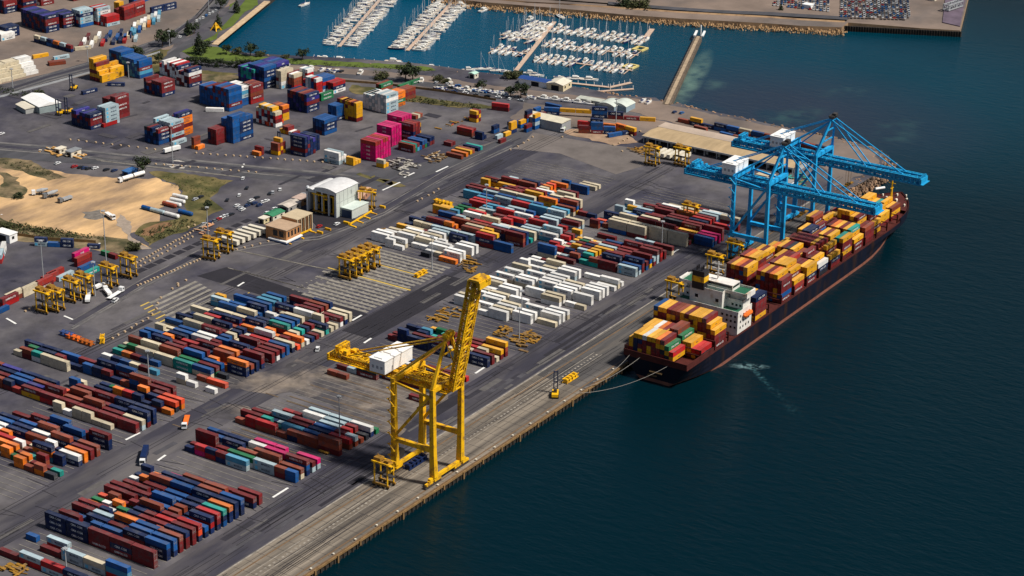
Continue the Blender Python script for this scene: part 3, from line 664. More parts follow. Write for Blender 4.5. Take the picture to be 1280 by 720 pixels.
S(199,182,-4,1,5,(4,3,4,4,4),'nbn','dark blue stack near the road', top='dkn'); S(214,178,-4,1,6,(5,5,5,5,4,5),'sds','grey stack near the road', top='s'); S(225,172,-4,1,3,(6,6,5),'oood','orange stack near the road', top='npr'); S(217,183,-4,1,1,1,'s','grey container beside the orange stack')
S(243,187,-4,1,1,(3,),'owe','small orange stack by the road', True, top='e'); S(248,188,-4,1,1,(1,),'o','small orange container by the road', True)
S(271,182,-4,1,3,(4,4,4),'ndsd','dark red stack near the road', top='d'); S(292,180,-4,1,4,(7,7,6,6),'bbbb','tall blue stack near the road', top='b'); S(301,177,-4,1,2,(6,6),'nb','tall blue stack near the road', top='b')
S(256,126,-6,1,2,(4,4),'yd','yellow end of the big blue stack', top='y')
S(287,140,-6,1,11,(6,6,6,6,6,6,5,5,5,5,5),'bbbbbd','big blue stack', top='bbd'); S(300,134,-6,1,6,(5,5,5,5,5,5),'lbsc','grey side of the big blue stack', top='w'); S(314,131,-6,1,6,(5,5,5,5,4,4),'dre','red side of the big blue stack', top='de')
S(331,112,-6,2,6,(6,6,6,6,6,6),'nnbn','navy stack beside the big blue stack', top='bbpp'); S(318,110,-6,1,6,(5,5,5),'ntp','navy stack beside the big blue stack', top='tp')
S(257,140,-60,1,1,1,'w','white container before the big blue stack')
S(345,160,-6,1,7,(4,5,5,5,5,5,4),'wsnwrd','speckled white stack', True, top='cy'); S(335,158,-20,1,1,1,'f','long orange red container before the speckled stack'); S(354,152,-6,1,4,(4,4,4),'yyd','yellow flank of the speckled stack', True, top='oe')
S(384,142,-6,1,7,(5,5,5,5,5,5,5),'nndp','navy and yellow stack', top='nde'); S(391,138,-6,1,2,(4,4),'yyd','yellow end of the navy stack', True, top='o')
S(368,112,-6,1,3,(4,4,4),'rne','red stack behind the navy stack', top='cwd'); S(352,112,-6,1,2,(5,5),'swdc','cream stack behind the navy stack', top='c'); S(385,110,-6,1,3,(5,5,5),'rwsr','white and red stack', True, top='ws')
S(396,122,-6,1,5,(5,5,5,5,4),'rwsbw','white and red stack', True, top='wrs'); S(404,117,-6,1,4,(4,4,4),'srb','blue topped stack', top='b'); S(417,118,-6,1,3,(3,3,3),'nwr','red topped stack', top='r'); S(402,127,-6,1,1,(2,),'go','green container beside the red topped stack', top='g')
S(406,170,-4,1,4,(4,4,4,4),'nbnd','blue topped stack in the upper yard', top='bb'); S(421,152,-4,1,3,(4,4,4),'bn','blue topped stack further back', top='b')
S(368,171,-4,1,5,(1,1,2,2,1),'dyeo','low red stack beside the blue one', True, top='dwdey')
S(446,153,-6,1,5,(5,5,5,5,5),'ydydyy','yellow and brown stack', True, top='ydo'); S(436,150,-6,1,4,(5,5,5),'ydyd','yellow and brown stack', True, top='yd')
S(483,143,-6,1,8,(5,5,5,5,4,4,4,4),'swsw','pale grey stack', top='swsw'); S(470,138,-6,1,4,(4,4,4,4),'swbs','pale grey stack', top='ws'); S(492,136,-6,1,3,(4,4,4),'oogo','orange stack beside the pale stack', top='o'); S(505,127,-6,1,3,(3,3,3),'der','brown stack beyond the orange stack', top='e')
S(477,120,-4,1,2,(3,3),'ge','green container on brown ones', top='ge'); S(500,112,-4,2,1,(1,),'tg','teal container by the boat yard')
# pink: long side facing the camera
def SY(px, py, nw, nd, nt, pal, name, short=False, top=None):
    g = G(px, py); L = L20 if short else L40
    for i in range(nw):
        for j in range(nd):
            h = nt if isinstance(nt, int) else nt[(i*nd+j) % len(nt)]
            for k in range(h):
                c = pal[(i*3+j*5+k) % len(pal)]
                if top and k == h-1: c = top[(i*nd+j) % len(top)]
                add_box(g.x+i*(WD+0.3)+1.4, g.y+(j+1)*(L+0.25), 0.15+k*2.61, -math.pi/2, L, c, name, i+1, j, k, h, 'short' if short else None)
SY(470,203,6,1,(5,5,5,5,5,5),'mmmmm','pink stack', top='zzm'); SY(490,184,4,1,(5,5,5,5),'mmm','pink stack extension', top='mm'); SY(503,176,4,1,(6,6,6),'mmm','tall end of the pink stack', top='mm')
SY(517,180,3,1,(5,5,5),'ddndd','dark red stack beside the pink one', top='dzd'); SY(524,174,1,1,(4,),'kyky','yellow marked stack', True)
SY(519,191,8,1,(2,2,1,2,2,1,2,2),'gddl','low row of blue and teal containers', top='tdbbbnnn'); SY(517,192,1,1,2,'dg','low row of blue and teal containers', top='e')
SY(382,197,4,1,(5,5,4,4),'ndnn','purple navy stack by the road', top='np'); SY(394,190,2,1,4,'nn','purple navy stack by the road', top='n')
SY(348,195,3,1,(3,4,3),'yeyd','yellow and brown stack by the road', True, top='eyd'); SY(324,196,2,1,(1,2),'od','orange containers by the road', True, top='od')
SY(424,207,3,1,(3,3,2),'sws','white stack by the road', top='ws'); SY(442,208,3,1,(2,1,1),'yd','yellow container by the road', True, top='y')
SY(480,211,2,1,(2,1),'yw','cream and yellow containers at the road bend', True, top='cy')
SY(577,200,1,1,1,'e','rust container in the row of six'); SY(583,197,1,1,1,'o','orange container in the row of six'); SY(588,194,2,1,1,'o','orange container in the row of six', top='ye'); SY(598,190,2,1,1,'l','teal containers in the row of six', top='nt')
SY(590,172,2,1,(2,2),'ed','brown stack in the upper yard', top='zd'); SY(596,154,2,1,3,'yd','yellow and brown stack in the upper yard', True, top='yd')
SY(603,176,2,1,(2,1),'nn','navy containers beside the brown stack', True); SY(564,184,2,1,1,'d','dark red container alone', True); SY(520,150,3,1,1,'ec','low brown containers', True)
rb = random.Random(11)
for i in range(60):
    px = rb.uniform(612,668); py = 178-(px-612)*0.42+rb.uniform(-10,8)
    h = rb.choice((1,2,2,3,4)) if py < 168 else rb.choice((1,2))
    g = G(px, py); ok = all((g.x-q[0])**2+(g.y-q[1])**2 > 40 for q in BOX_XY) if (BOX_XY := globals().setdefault('BXY', [])) is not None else True
    if ok:
        BOX_XY.append((g.x, g.y))
        for k in range(h): add_box(g.x, g.y, 0.15+k*2.61, R_(-4), L20, rb.choice('bbbnnnbdys' if i % 4 else 'bydn'), 'jumbled blue stack', i+1, 0, k, h, 'short')
# along the boat yard and the pier
SY(700,142,1,1,2,'bb','blue containers by the warehouse'); 
def line(px0, py0, px1, py1, toks, name, ang=None, short=False):
    a, b = G(px0, py0), G(px1, py1); d = (b-a); n = len(toks); an = math.atan2(d.y, d.x)
    for i, t in enumerate(toks):
        p = a+d*i/n
        for k, c in enumerate(t):
            if c != '-': add_box(p.x, p.y, 0.15+k*2.61, an, (L20 if short else min(L40, d.length/n-0.4)), c, name, 1, i, k, len(t), 'short' if short else None)
line(680,143,820,152,['nb','-y','-y','nbn','dn','d','y'],'containers in a line before the boat yard')
line(723,166,770,168,['ed','dbb','nb'],'blue and red stack beside the earth patch'); line(722,160,770,165,['dr','dbn','eo'],'blue and red stack behind the earth patch'); line(760,172,795,166,['b','n'],'blue containers on the apron of the warehouse'); line(770,163,795,170,['yo','dy'],'yellow containers by the warehouse road')
line(848,152,1035,194,['e','ny','n','bn','nb','rc','nb','de','nd','nr','de','dn'],'containers lined up behind the long shed')
line(868,161,1000,194,['e','-','b','e','n','-','r','d'],'second line of containers behind the long shed')
line(672,146,705,141,['d','r'],'red containers by the fence', short=True); line(615,137,640,140,['dr'],'dark red container by the fence')
# upper left corner yard
for (px,py,nw,nt,pal,nm,top) in ((80,36,6,4,'dnd','navy and red stack in the corner yard','npn'),(58,42,12,5,'nnnd','big navy stack in the corner yard','nppn'),(101,35,4,5,'rbsn','grey and red stack in the corner yard','s'),(123,32,4,5,'wrsr','white and red stack in the corner yard','sr'),(134,34,3,3,'rs','low red stack in the corner yard','r'),
        (6,18,6,4,'ndn','stack at the corner of the picture','dn'),(30,16,5,4,'dnr','red stack at the corner of the picture','dn'),(52,8,6,4,'ndbw','stack at the top edge','wn'),(92,2,5,3,'dn','stack at the top edge beside the road','dn'),(8,48,4,3,'nn','navy stack at the left edge','n'),(2,52,4,2,'ws','pale stack at the left edge','w')):
    S(px,py,-10,1,nw,nt,pal,nm, top=top)
S(156,26,2,2,4,(4,4,3,3,4,4,3,3),'dzd','dark red stack beside the highway', top='zd'); S(150,20,8,1,2,(4,4),'yyd','yellow stack beside the highway', True, top='y'); S(190,18,-10,2,1,(2,),'n','navy containers beside the highway'); S(168,8,8,3,2,2,'nb','blue containers beside the highway', top='bn')
line(44,52,92,66,['nc','ns','bn','no','ns','nd'],'line of short containers in the corner yard', short=True)
for i in range(16):
    g = G(100+i*4.6, 62-i*0.6-(i%3)*5); add_box(g.x, g.y, 0.15, R_(38), L40, 'dwdwcwrnbnbnrcls'[i], 'angled containers beside the highway', 1, i, 0, 1)
for i in range(9):
    g = G(150+i*6.0, 55-i*3.4); add_box(g.x, g.y, 0.15, R_(40), L40, 'nbnlbcols'[i], 'slanting row of containers along the highway', 1, i, 0, 1)
for i in range(8):
    g = G(168+i*4.4, 37-i*2.2); add_box(g.x, g.y, 0.15, R_(40), L40, 'wcwwcswl'[i], 'second slanting row along the highway', 2, i, 0, 1)
for i in range(4):
    S(30-i*15.5,96+i*4.4,-12,1,6,(1,2,3,4,4,4),'w' if i==0 else 'c','cream stack at the left edge' if i else 'white stack at the left edge', top='w' if not i else 'c')
S(62,83,-30,1,2,1,'ed','red containers beside the cream stack'); S(68,76,-20,1,1,1,'s','grey container beside the cream stack'); S(42,74,-20,1,1,1,'y','yellow container behind the white stack'); S(94,64,-30,1,1,1,'c','cream container beside the highway')
# beside the sand pit
line(44,307,126,311,['sn','b','nn','-','n'],'dark containers along the sand pit')
for (px,py,k,nt_,nm) in ((92,322,'m',2,'magenta container on a red one'),(95,328,'z',2,'red container under the sand pit'),(99,334,'b',1,'bright blue container beside the red ones'),(104,341,'t',1,'teal container before the blue one')):
    g = G(px, py+6)
    for t_ in range(nt_): add_box(g.x, g.y, 0.15+t_*2.61, R_(2), L40, k if t_ == nt_-1 else 'd', nm, 1, 0, t_, nt_)
for (px,py,s) in ((46,364,'dz'),(53,358,'zz'),(60,353,'zz'),(72,352,'s'),(28,372,'cc'),(8,380,'ec'),(2,385,'rd'),(-10,396,'b')):
    g = G(px, py)
    for t_, k in enumerate(s): add_box(g.x, g.y, 0.15+t_*2.61, R_(2), L40, k, 'stacks beside the left light mast', 1, px, t_, len(s))
line(128,318,146,324,['g','d'],'containers near the sand track', short=True); line(0,330,6,312,['rs','ww'],'stack cut off by the left edge')

# ------------------------------------------------------------------ containers on board (deck height 7.2)
DZ = 7.6
def bay(x, hs, pal, name, tops, L=L40, y0=-4.6, dz=DZ, seed=1):
    r2 = random.Random(seed); n = len(hs)
    for j, h in enumerate(hs):
        for k in range(h):
            c = r2.choice(pal)
            if k == h-1:
                c = tops[j % len(tops)]
                if c == 'd' and r2.random() < .45: c = r2.choice('eyo')
                if c == 'z' and r2.random() < .5: c = 'y'
            add_box(x, y0-j*2.58, dz+k*2.61, 0.0, L, c, name, j+1, 0, k, h)
SH = 'ddddyyddz'
bay(-25.5,[1,3,4,4,4,4,4,4,4,3,2,0,0,0],'ddyyyydnk','stern bay', 'eyyywyyodgry', seed=1, dz=DZ+1.6)
bay(-12,[1,4,4,4,4,4,4,5,5,4,3,3,2,2],'ddydyk','second bay from the stern','byywodyeegyyrr', seed=2)
bay(3,[6,6,6,6,6,6,6,6,6,6,6,6,5,4],'ddyydd','tall bay aft of the bridge','byydedydyyydyy', seed=3)
bay(47,[4,5,5,5,4,3,1,1,4,5,5,5,5,5],'ddyddd','first bay ahead of the bridge','yeeedddzyydynn', seed=4)
bay(62,[1,1,0,0,0,0,1,0,0,0,0,0,0,0],'dddyyd','second bay ahead of the bridge','sedddyyyyeddde', seed=5)
bay(76,[2,6,6,6,6,6,2,1,6,6,6,6,6,5],'dddydb','third bay ahead of the bridge','sezddzddzzddyd', seed=6)
bay(91,[3,6,6,6,6,3,4,3,6,6,6,6,5,3],'dddydz','fourth bay ahead of the bridge','ddoyyelldyydzyb', seed=7)
bay(106,[4,5,5,5,3,3,5,5,5,5,4,4,4,4],'dddyydn','bay under the near blue crane','dydddyyddzddyy', seed=8)
bay(120,[3,4,4,4,5,5,5,5,4,4,5,4,4,3],'dddyykn','bay under the near blue crane boom','zydezdkydyddyw', seed=9)
bay(135,[2,3,3,4,5,5,5,5,5,5,5,4,5,3],'dddndd','bay between the two booms','kydyeddddyddyy', seed=10)
bay(150,[2,2,3,5,5,5,4,4,5,5,5,3,5,5],'dddyn','second bay between the booms','dkyynndrzdytty', seed=11)
bay(165,[3,3,6,6,4,3,3,5,5,5,5,5,5,3],'dddyy','forward bay','dzyddbnddydyty', seed=12)
bay(179,[2,3,3,4,3,3,3,7,7,7,6,6,4,4],'dddyd','forward bay with the yellow top','deyyddbyyyydde', seed=13)
bay(194,[2,2,2,3,3,2,2,3,5,5,5,5,3],'ddydz','third bay from the bow','dzeyddddzddzy', seed=14)
bay(209,[2,3,3,2,3,2,2,3,4,4,4,3],'ddydd','second bay from the bow','zedyddyytyyy', y0=-5.6, seed=15)
bay(223.5,[1,2,3,4,4,3,3,3,4,3,3],'ddyd','bay at the bow','zdyyyytdyye', y0=-8.5, seed=16)

# ------------------------------------------------------------------ which containers show: a small depth buffer
Wd, Hd = 1024, 576
zb = np.full((Hd, Wd), 1e9, np.float32); ib = np.full((Hd, Wd), -1, np.int32)
def ppx(P):
    d = Vector(P)-CAM; z = d.dot(FW); return (512+F_PX*0.8*d.dot(RT)/z, 288-F_PX*0.8*d.dot(UP)/z, z)
def tri(a, b, c, idx):
    x0 = max(0, int(min(a[0],b[0],c[0]))); x1 = min(Wd-1, int(max(a[0],b[0],c[0]))+1); y0 = max(0, int(min(a[1],b[1],c[1]))); y1 = min(Hd-1, int(max(a[1],b[1],c[1]))+1)
    if x1 < x0 or y1 < y0: return
    xs, ys = np.meshgrid(np.arange(x0,x1+1)+0.5, np.arange(y0,y1+1)+0.5)
    D = (b[0]-a[0])*(c[1]-a[1])-(c[0]-a[0])*(b[1]-a[1])
    if abs(D) < 1e-6: return
    u = ((xs-a[0])*(c[1]-a[1])-(c[0]-a[0])*(ys-a[1]))/D; v = ((b[0]-a[0])*(ys-a[1])-(xs-a[0])*(b[1]-a[1]))/D
    z = a[2]+u*(b[2]-a[2])+v*(c[2]-a[2]); m = (u >= 0)&(v >= 0)&(u+v <= 1)&(z < zb[y0:y1+1,x0:x1+1])
    zb[y0:y1+1,x0:x1+1][m] = z[m]; ib[y0:y1+1,x0:x1+1][m] = idx
def box_pts(b):
    x, y, z = b['p']; ca, sa = math.cos(b['a']), math.sin(b['a']); P = []
    for zz in (z, z+HT):
        for lx, ly in ((0,-WD/2),(b['L'],-WD/2),(b['L'],WD/2),(0,WD/2)): P.append((x+lx*ca-ly*sa, y+lx*sa+ly*ca, zz))
    return P
for i, b in enumerate(BOX):
    P = [ppx(p) for p in box_pts(b)]
    if all(p[0] < -5 or p[0] > Wd+5 for p in P) or all(p[1] < -5 or p[1] > Hd+5 for p in P): b['off'] = True; continue
    for f in ((4,5,6,7),(0,1,5,4),(1,2,6,5),(2,3,7,6),(3,0,4,7)):
        tri(P[f[0]],P[f[1]],P[f[2]],i); tri(P[f[0]],P[f[2]],P[f[3]],i)
for i in range(15, 46):   # the superstructure of the ship hides what is behind it
    pass
cnt = np.bincount(ib[ib >= 0].ravel(), minlength=len(BOX))
for i, b in enumerate(BOX): b['vis'] = int(cnt[i])
order = sorted([i for i, b in enumerate(BOX) if not b.get('off')], key=lambda i: -BOX[i]['vis'])
# containers hidden by cranes count less: take blocks with a clear view first
chosen = set(order[:300]); print('containers', len(BOX), 'visible', sum(1 for b in BOX if b['vis'] > 3), 'least chosen', BOX[order[299]]['vis'])

# ---- individual ones
bm_ = {}
for k in CL:
    for L, tg in ((L40,''),(L20,'s')):
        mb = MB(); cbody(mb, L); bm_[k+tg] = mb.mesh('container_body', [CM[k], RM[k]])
mbd = MB(); cdoor(mbd); door_me = mbd.mesh('container_door', [door_m])
let_me = {}
for k in LET:
    if not LET[k][0]: continue
    for sd_ in (-1, 1):
        mb = MB(); clet(mb, k, L40, sides=(sd_,)); let_me[k, sd_] = mb.mesh('lettering', [white_let, dark_let, lb_let])
tiern = lambda b: 'single' if b['nt'] == 1 else ('top' if b['tier'] == b['nt']-1 else ('bottom' if b['tier'] == 0 else ORD[b['tier']+1]+' tier'))
seen = set()
for i in sorted(chosen):
    b = BOX[i]; L = b['L']; sh = L < 7; nm = CC[b['k']][0]
    r = thing('shipping_container', '', 'container', b['p'], b['a'], 'shipping containers')
    if 7 < L < 12.1: r.scale = (L/L40, 1, 1); L = L40
    onship = b['p'][1] < -3 and b['p'][2] > 7; sz = 'short ' if sh else ''
    if onship: lab = f"{nm} {sz}container, {tiern(b)}, {ordw(b['row'])} across from the quay, {b['block']}"
    elif b['note'] in ('inland half', 'quay half'): lab = f"{nm} {sz}container, {tiern(b)}, {b['note']} of {ordw(b['slot']+1)} slot, {ordw(b['row'])} row, {b['block']}"
    elif b['block'] in BLK: lab = f"{nm} {sz}container, {tiern(b)}, {ordw(b['slot']+1)} slot of {ordw(b['row'])} row, {b['block']}"
    else: lab = f"{nm} {sz}container, {tiern(b)}, {ordw(b['row'])} across, {ordw(b['slot']+1)} along, {b['block']}"
    n = 0; base = lab
    while lab in seen: n += 1; lab = base.replace('container', ['container facing the quay','rear container','middle container','outer container','inner container'][min(n,5)-1], 1)
    seen.add(lab); r['label'] = lab
    put('body', bm_[b['k']+('s' if sh else '')], r)
    # doors face either end
    d = put('door', door_me, r)
    if rnd.random() < 0.6: d.location = (L,0,0); d.rotation_euler = (0,0,math.pi)
    if (b['k'],1) in let_me and not sh and (b['k'] not in 'wd' or rnd.random() < 0.4):
        put('lettering', let_me[b['k'],-1], r); put('lettering', let_me[b['k'],1], r)
# ---- all the others: one object
mb = MB()
for i, b in enumerate(BOX):
    if i in chosen or (b.get('off') and b['vis'] == 0): continue
    T = Matrix.Translation(b['p']) @ Matrix.Rotation(b['a'], 4, 'Z'); ki = CL.index(b['k'])
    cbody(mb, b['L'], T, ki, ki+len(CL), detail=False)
    if b['vis'] > 12 and b['L'] > 7 and (b['k'],1) in let_me and (b['k'] not in 'wd' or rnd.random() < 0.35):
        w0 = 2*len(CL); clet(mb, b['k'], b['L'], T, (w0, w0+1, w0+2))
o = put('stacked_containers', (mb, [CM[k] for k in CL]+[RM[k] for k in CL]+[white_let, dark_let, lb_let]))
tag(o, 'mass of smaller coloured shipping containers stacked across the yard and ship', 'containers', kind='stuff')
# ------------------------------------------------------------------ container ship
hull_top = mat('dark hull paint', (0.006,0.008,0.018), 0.6, var=0.25, scale=0.15, spec=0.15, c2=(0.03,0.015,0.012), c2amt=0.25, c2scale=0.12, stretch=(1,1,0.3))
boot = mat('faded red boot topping', (0.26,0.095,0.06), 0.7, var=0.4, scale=0.2, c2=(0.12,0.05,0.04), c2amt=0.3, c2scale=0.2)
deck_red = mat('red oxide deck', (0.075,0.014,0.011), 0.75, var=0.35, scale=0.25)
green_dk = mat('green deck paint', (0.02,0.11,0.06), 0.7, var=0.2, scale=0.5)
SHY = -22.3
ship = thing('container_ship', 'large dark-hulled container ship loaded with yellow and red containers, moored at the quay', 'ship', (122, SHY, -3.5))
def sp(mb): mb.v = [(v[0]-122, v[1]-SHY, v[2]+3.5) for v in mb.v]; return mb
def hb(x, z):
    """half breadth of the hull"""
    B = 18.5
    if x < 10:
        f = max(0, (10-x)/37); lo = 1-0.55*f**1.3 if z < -2 else 1-0.22*f**2*(1-(z+2)/9.5)*2
        return B*max(0.3, min(1, lo))
    x1 = 205 if z > 3 else 175
    xe = 267+ (z-7)*0.35 if z > 0 else 259+z*0.9
    if x > x1:
        f = min(1, (x-x1)/(xe-x1)); p = 3.4 if z > 3 else 1.9
        return B*max(0, 1-f**p)
    return B
xs = [-27,-24,-18,-10,0,10,30,60,100,140,175,190,205,215,225,233,240,247,253,258,262,266,269,271.5,273.2,274.5]
zs = [-9,-3.6,-1.7,1.5,4.5,7.2]
hull = MB(); N = len(xs)
grid = {}
for side in (1,-1):
    for j, z in enumerate(zs):
        for i, x in enumerate(xs):
            xe = 267+(z-7)*0.35 if z > 0 else 259+z*0.9
            xx = min(x, xe); grid[side,i,j] = len(hull.v); hull.v.append((xx, SHY+side*hb(xx, z), z))
for side in (1,-1):
    for j in range(len(zs)-1):
        for i in range(N-1):
            q = (grid[side,i,j],grid[side,i+1,j],grid[side,i+1,j+1],grid[side,i,j+1])
            hull.f.append(q if side < 0 else q[::-1]); hull.m.append(1 if j < 2 else 0)
for j in range(len(zs)-1):
    hull.f.append((grid[1,0,j],grid[-1,0,j],grid[-1,0,j+1],grid[1,0,j+1])); hull.m.append(1 if j < 2 else 0)
put('hull', (sp(hull), [hull_top, boot]), ship)
mb = MB(); top = []
for i, x in enumerate(xs):
    x = min(x, 267); top.append((x, SHY+hb(min(x,267), 7.2)-0.05))
bot = [(x, 2*SHY-y) for x, y in top]
mb.sheet(top+bot[::-1], 7.18)
put('deck', (sp(mb), [deck_red]), ship)
# bulwark, raised forecastle, hatch coamings
mb = MB(); outer = MB()
for side in (1,-1):
    for i in range(N-1):
        a = (min(xs[i],267), SHY+side*(hb(min(xs[i],267),7.2)-0.1)); b = (min(xs[i+1],267.01), SHY+side*(hb(min(xs[i+1],267),7.2)-0.1))
        if xs[i] >= 225:
            outer.beam((a[0]+.3,a[1]+side*0.25,8.5),(b[0]+.3,b[1]+side*0.25,8.5),0.15,3.2)
        if xs[i] >= 225: mb.beam((a[0],a[1],8.6),(b[0],b[1],8.6),0.25,2.8)
        elif xs[i] < -9 : mb.beam((a[0],a[1],8.9),(b[0],b[1],8.9),0.3,3.4)
        else: mb.beam((a[0],a[1],7.75),(b[0],b[1],7.75),0.15,1.1)
mb.beam((-27,SHY-18,8.9),(-27,SHY+18,8.9),0.4,3.4)
put('bulwark', (sp(mb), [deck_red]), ship)
put('bow_plating', (sp(outer), [hull_top]), ship)
mb = MB(); f = [p for p in top if p[0] >= 236]; g = [(x, 2*SHY-y) for x, y in f]
mb.sheet(f+g[::-1], 9.2); put('forecastle_deck', (sp(mb), [deck_red]), ship)
mb = MB()
for (x, y, s) in ((244,-17,2.2),(244,-27,2.2),(252,-19,1.8),(252,-25.5,1.8),(261,-22,1.4),(238,-12,1.2),(238,-32,1.2),(256,-15,1.2),(257,-30,1.3),(248,-13,1.1),(247,-33,1.2),(262,-18,1.0),(263,-27,1.0),(235,-20,1.4),(236,-26,1.4)):
    mb.tube((x-s*.5,y,10.1),(x+s*.5,y,10.1),0.9*s/2,8); mb.box((x,y,9.6),(s,s*.8,0.8))
put('windlass', (sp(mb), [OffW]), ship)['kind'] = 'stuff'
for x in (-12.6,1.8,16,44.5,60.2,74.8,89.6,104.4,119,133.6,148.3,163,177.8,192.6,207.2,222):
    w_ = hb(x, 7.2)-0.6; mb = MB()
    for s in (-1,0,1): mb.b2(x-0.25,x+0.25,SHY+s*w_-0.4,SHY+s*w_+0.4,7.2,13)
    mb.b2(x-0.25,x+0.25,SHY-w_,SHY+w_,9.6,10.1); mb.b2(x-0.25,x+0.25,SHY-w_,SHY+w_,12.6,13)
    put('lashing_bridge', (sp(mb), [deck_red]), ship)
# bridge and accommodation
house = mat('ship white paint', (0.74,0.70,0.64), 0.55, var=0.14, scale=0.25, c2=(0.50,0.38,0.26), c2amt=0.12, c2scale=0.15)
mb = MB()
mb.b2(25,40,-40.6,-4.2,7.2,19.5,0,1)                     # lower floors, full width
mb.b2(27,40,-30,-11,19.5,27.5,0,1)
mb.b2(32,40,-39.5,-30,19.5,23,0,1); mb.b2(32,40,-11,-5,19.5,23,0,1)
mb.b2(34,40,-38,-31,23,27.2,0,1); mb.b2(34,40,-11,-6,23,27.2,0,1)
for (x0,x1,y0,y1,z) in ((25,40,-40.6,-4.2,19.5),(32,40,-39.5,-30,23),(32,40,-11,-5,23),(27,40,-30,-11,27.5)):
    mb.b2(x0,x0+0.25,y0,y1,z,z+1.2); mb.b2(x0,x1,y0,y0+0.25,z+0.002,z+1.2); mb.b2(x0,x1,y1-0.25,y1,z+0.002,z+1.2)
so_ = put('superstructure', (sp(mb), [house, green_dk]), ship)
mb = MB()
for y in (-39,-36.6,-34.2,-31.5,-13,-9,-6.5):
    for z in (11.2,14.4,17.2): mb.b2(24.94,25.0,y-0.55,y+0.55,z,z+1.2)
for y in (-38,-35.8,-33.5,-9.3,-7): mb.b2(31.93,32.0,y-0.6,y+0.6,20.7,21.9)
for y in (-27,-15): mb.b2(26.93,27.0,y-0.9,y+0.9,22.5,24.3)
for x in (28,31,34,37):
    for z in (10.5,13.8,17): mb.b2(x-0.5,x+0.5,-40.68,-40.6,z,z+1.3)
put('window', (sp(mb), [Glass]), so_)['kind'] = 'stuff'
mb = MB(); mb.b2(30,41,-41.5,-3.2,27.6,28.0,0,1)
for (x0,x1,y0,y1) in ((30,30.25,-41.5,-3.2),(40.75,41,-41.5,-3.2),(30,41,-41.5,-41.2),(30,41,-3.5,-3.2)): mb.b2(x0,x1,y0,y1,28.0,29.2)
mb.b2(32,40,-33,-11.5,28.0,31.2,0,0); mb.b2(30.5,39.5,-42.4,-41.6,26.6,29.4); mb.b2(30.5,39.5,-3.1,-2.4,26.6,29.4)
mb.beam((34,-30.2,20),(34,-40.5,27.4),0.8,0.5); mb.beam((34,-10.8,20),(34,-4,27.4),0.8,0.5)
br = put('bridge_deck', (sp(mb), [house, green_dk]), ship)
mb = MB(); mb.b2(31.9,32.0,-32.5,-12,29.6,30.7); mb.b2(40.0,40.1,-32.5,-12,29.6,30.7); mb.b2(32.5,39.5,-33.1,-33.0,29.6,30.7); put('window_band', (sp(mb), [Glass]), br)
mb = MB(); mb.b2(26,31,-19.5,-12.5,27.5,37.5,0,0); 
for (x,y) in ((27.3,-17.5),(29.4,-17.3),(27.6,-14.5),(29.5,-14.5)): mb.tube((x,y,37.5),(x,y,39.8),0.45,8)
fn = put('funnel', (sp(mb), [mat('funnel black',(0.02,0.018,0.022),0.6,var=0.3)]), ship)
mb = MB(); mb.b2(25.9,31.1,-19.6,-12.4,31.5,34.5); put('funnel_band', (sp(mb), [Yel]), fn)
mb = MB(); mb.tube((36,-22.3,31.2),(36,-22.3,41),0.5,8,0,0.25); mb.beam((36,-26,37),(36,-18.6,37),0.3,0.3); mb.beam((36,-24.5,39.5),(36,-20,39.5),0.25,0.25)
mb.b2(35.3,36.7,-24,-20.6,34.0,34.3); mb.beam((34.2,-22.3,35),(34.2,-25.4,35),0.3,0.6)
put('radar_mast', (sp(mb), [White]), ship)
mb = MB()
for y in (-41.6,-3.0): mb.tube((31,y,18.2),(38,y,18.2),1.3,8); mb.tube((29.6,y,18.4),(31,y,18.2),0.4,8,0,1.3); mb.tube((38,y,18.2),(39.4,y,18.4),1.3,8,0,0.4)
for k_, y in enumerate((-41.6,-3.0)):
    mb = MB(); mb.tube((31,y,17.2),(37,y,17.2),1.3,8); mb.tube((29.6,y,17.5),(31,y,17.2),0.4,8,0,1.3); mb.tube((37,y,17.2),(38.4,y,17.5),1.3,8,0,0.4)
    put('lifeboat', (sp(mb), [OrangeP]), ship)
mb = MB(); mb.tube((252,-22.3,9.2),(252,-22.3,25),0.75,8,0,0.35); mb.beam((252,-24.5,20),(252,-20,20),0.35,0.35); mb.beam((250.5,-22.3,17),(253.5,-22.3,17),0.9,0.3); mb.beam((250,-22.3,9.2),(252,-22.3,16),0.4,0.4)
put('foremast', (sp(mb), [Yel]), ship)
mb = MB(); mb.tube((257,-9.5,12.2),(262.5,-13,12.2),0.8,8); put('workboat', (sp(mb), [White]), ship)
# mooring ropes
def rope(a, b, name='mooring_rope', sag=2.5):
    mb = MB(); a = Vector(a); b = Vector(b); P = [a.lerp(b, i/12)+Vector((0,0,-sag*4*(i/12)*(1-i/12))) for i in range(13)]
    for i in range(12): mb.tube(P[i], P[i+1], 0.09, 5)
    put(name, (sp(mb), [mat('rope',(0.3,0.28,0.25),0.9)]), ship)
rope((-26.5,-8,8.5),(-52,-1.6,0.7)); rope((-26.5,-14,8.3),(-60,-1.6,0.7),sag=2); rope((-26.8,-30,7.5),(-68,-1.6,0.7),sag=3.4); rope((258,-12,9.5),(260,-2,0.6),sag=1)
# ladder platform hanging on the stern
mb = MB(); mb.b2(-28.6,-27.2,-27,-20,2.2,2.7); mb.b2(-28.4,-27.2,-24,-19,0.2,0.6); put('pilot_platform', (sp(mb), [timber]), ship)
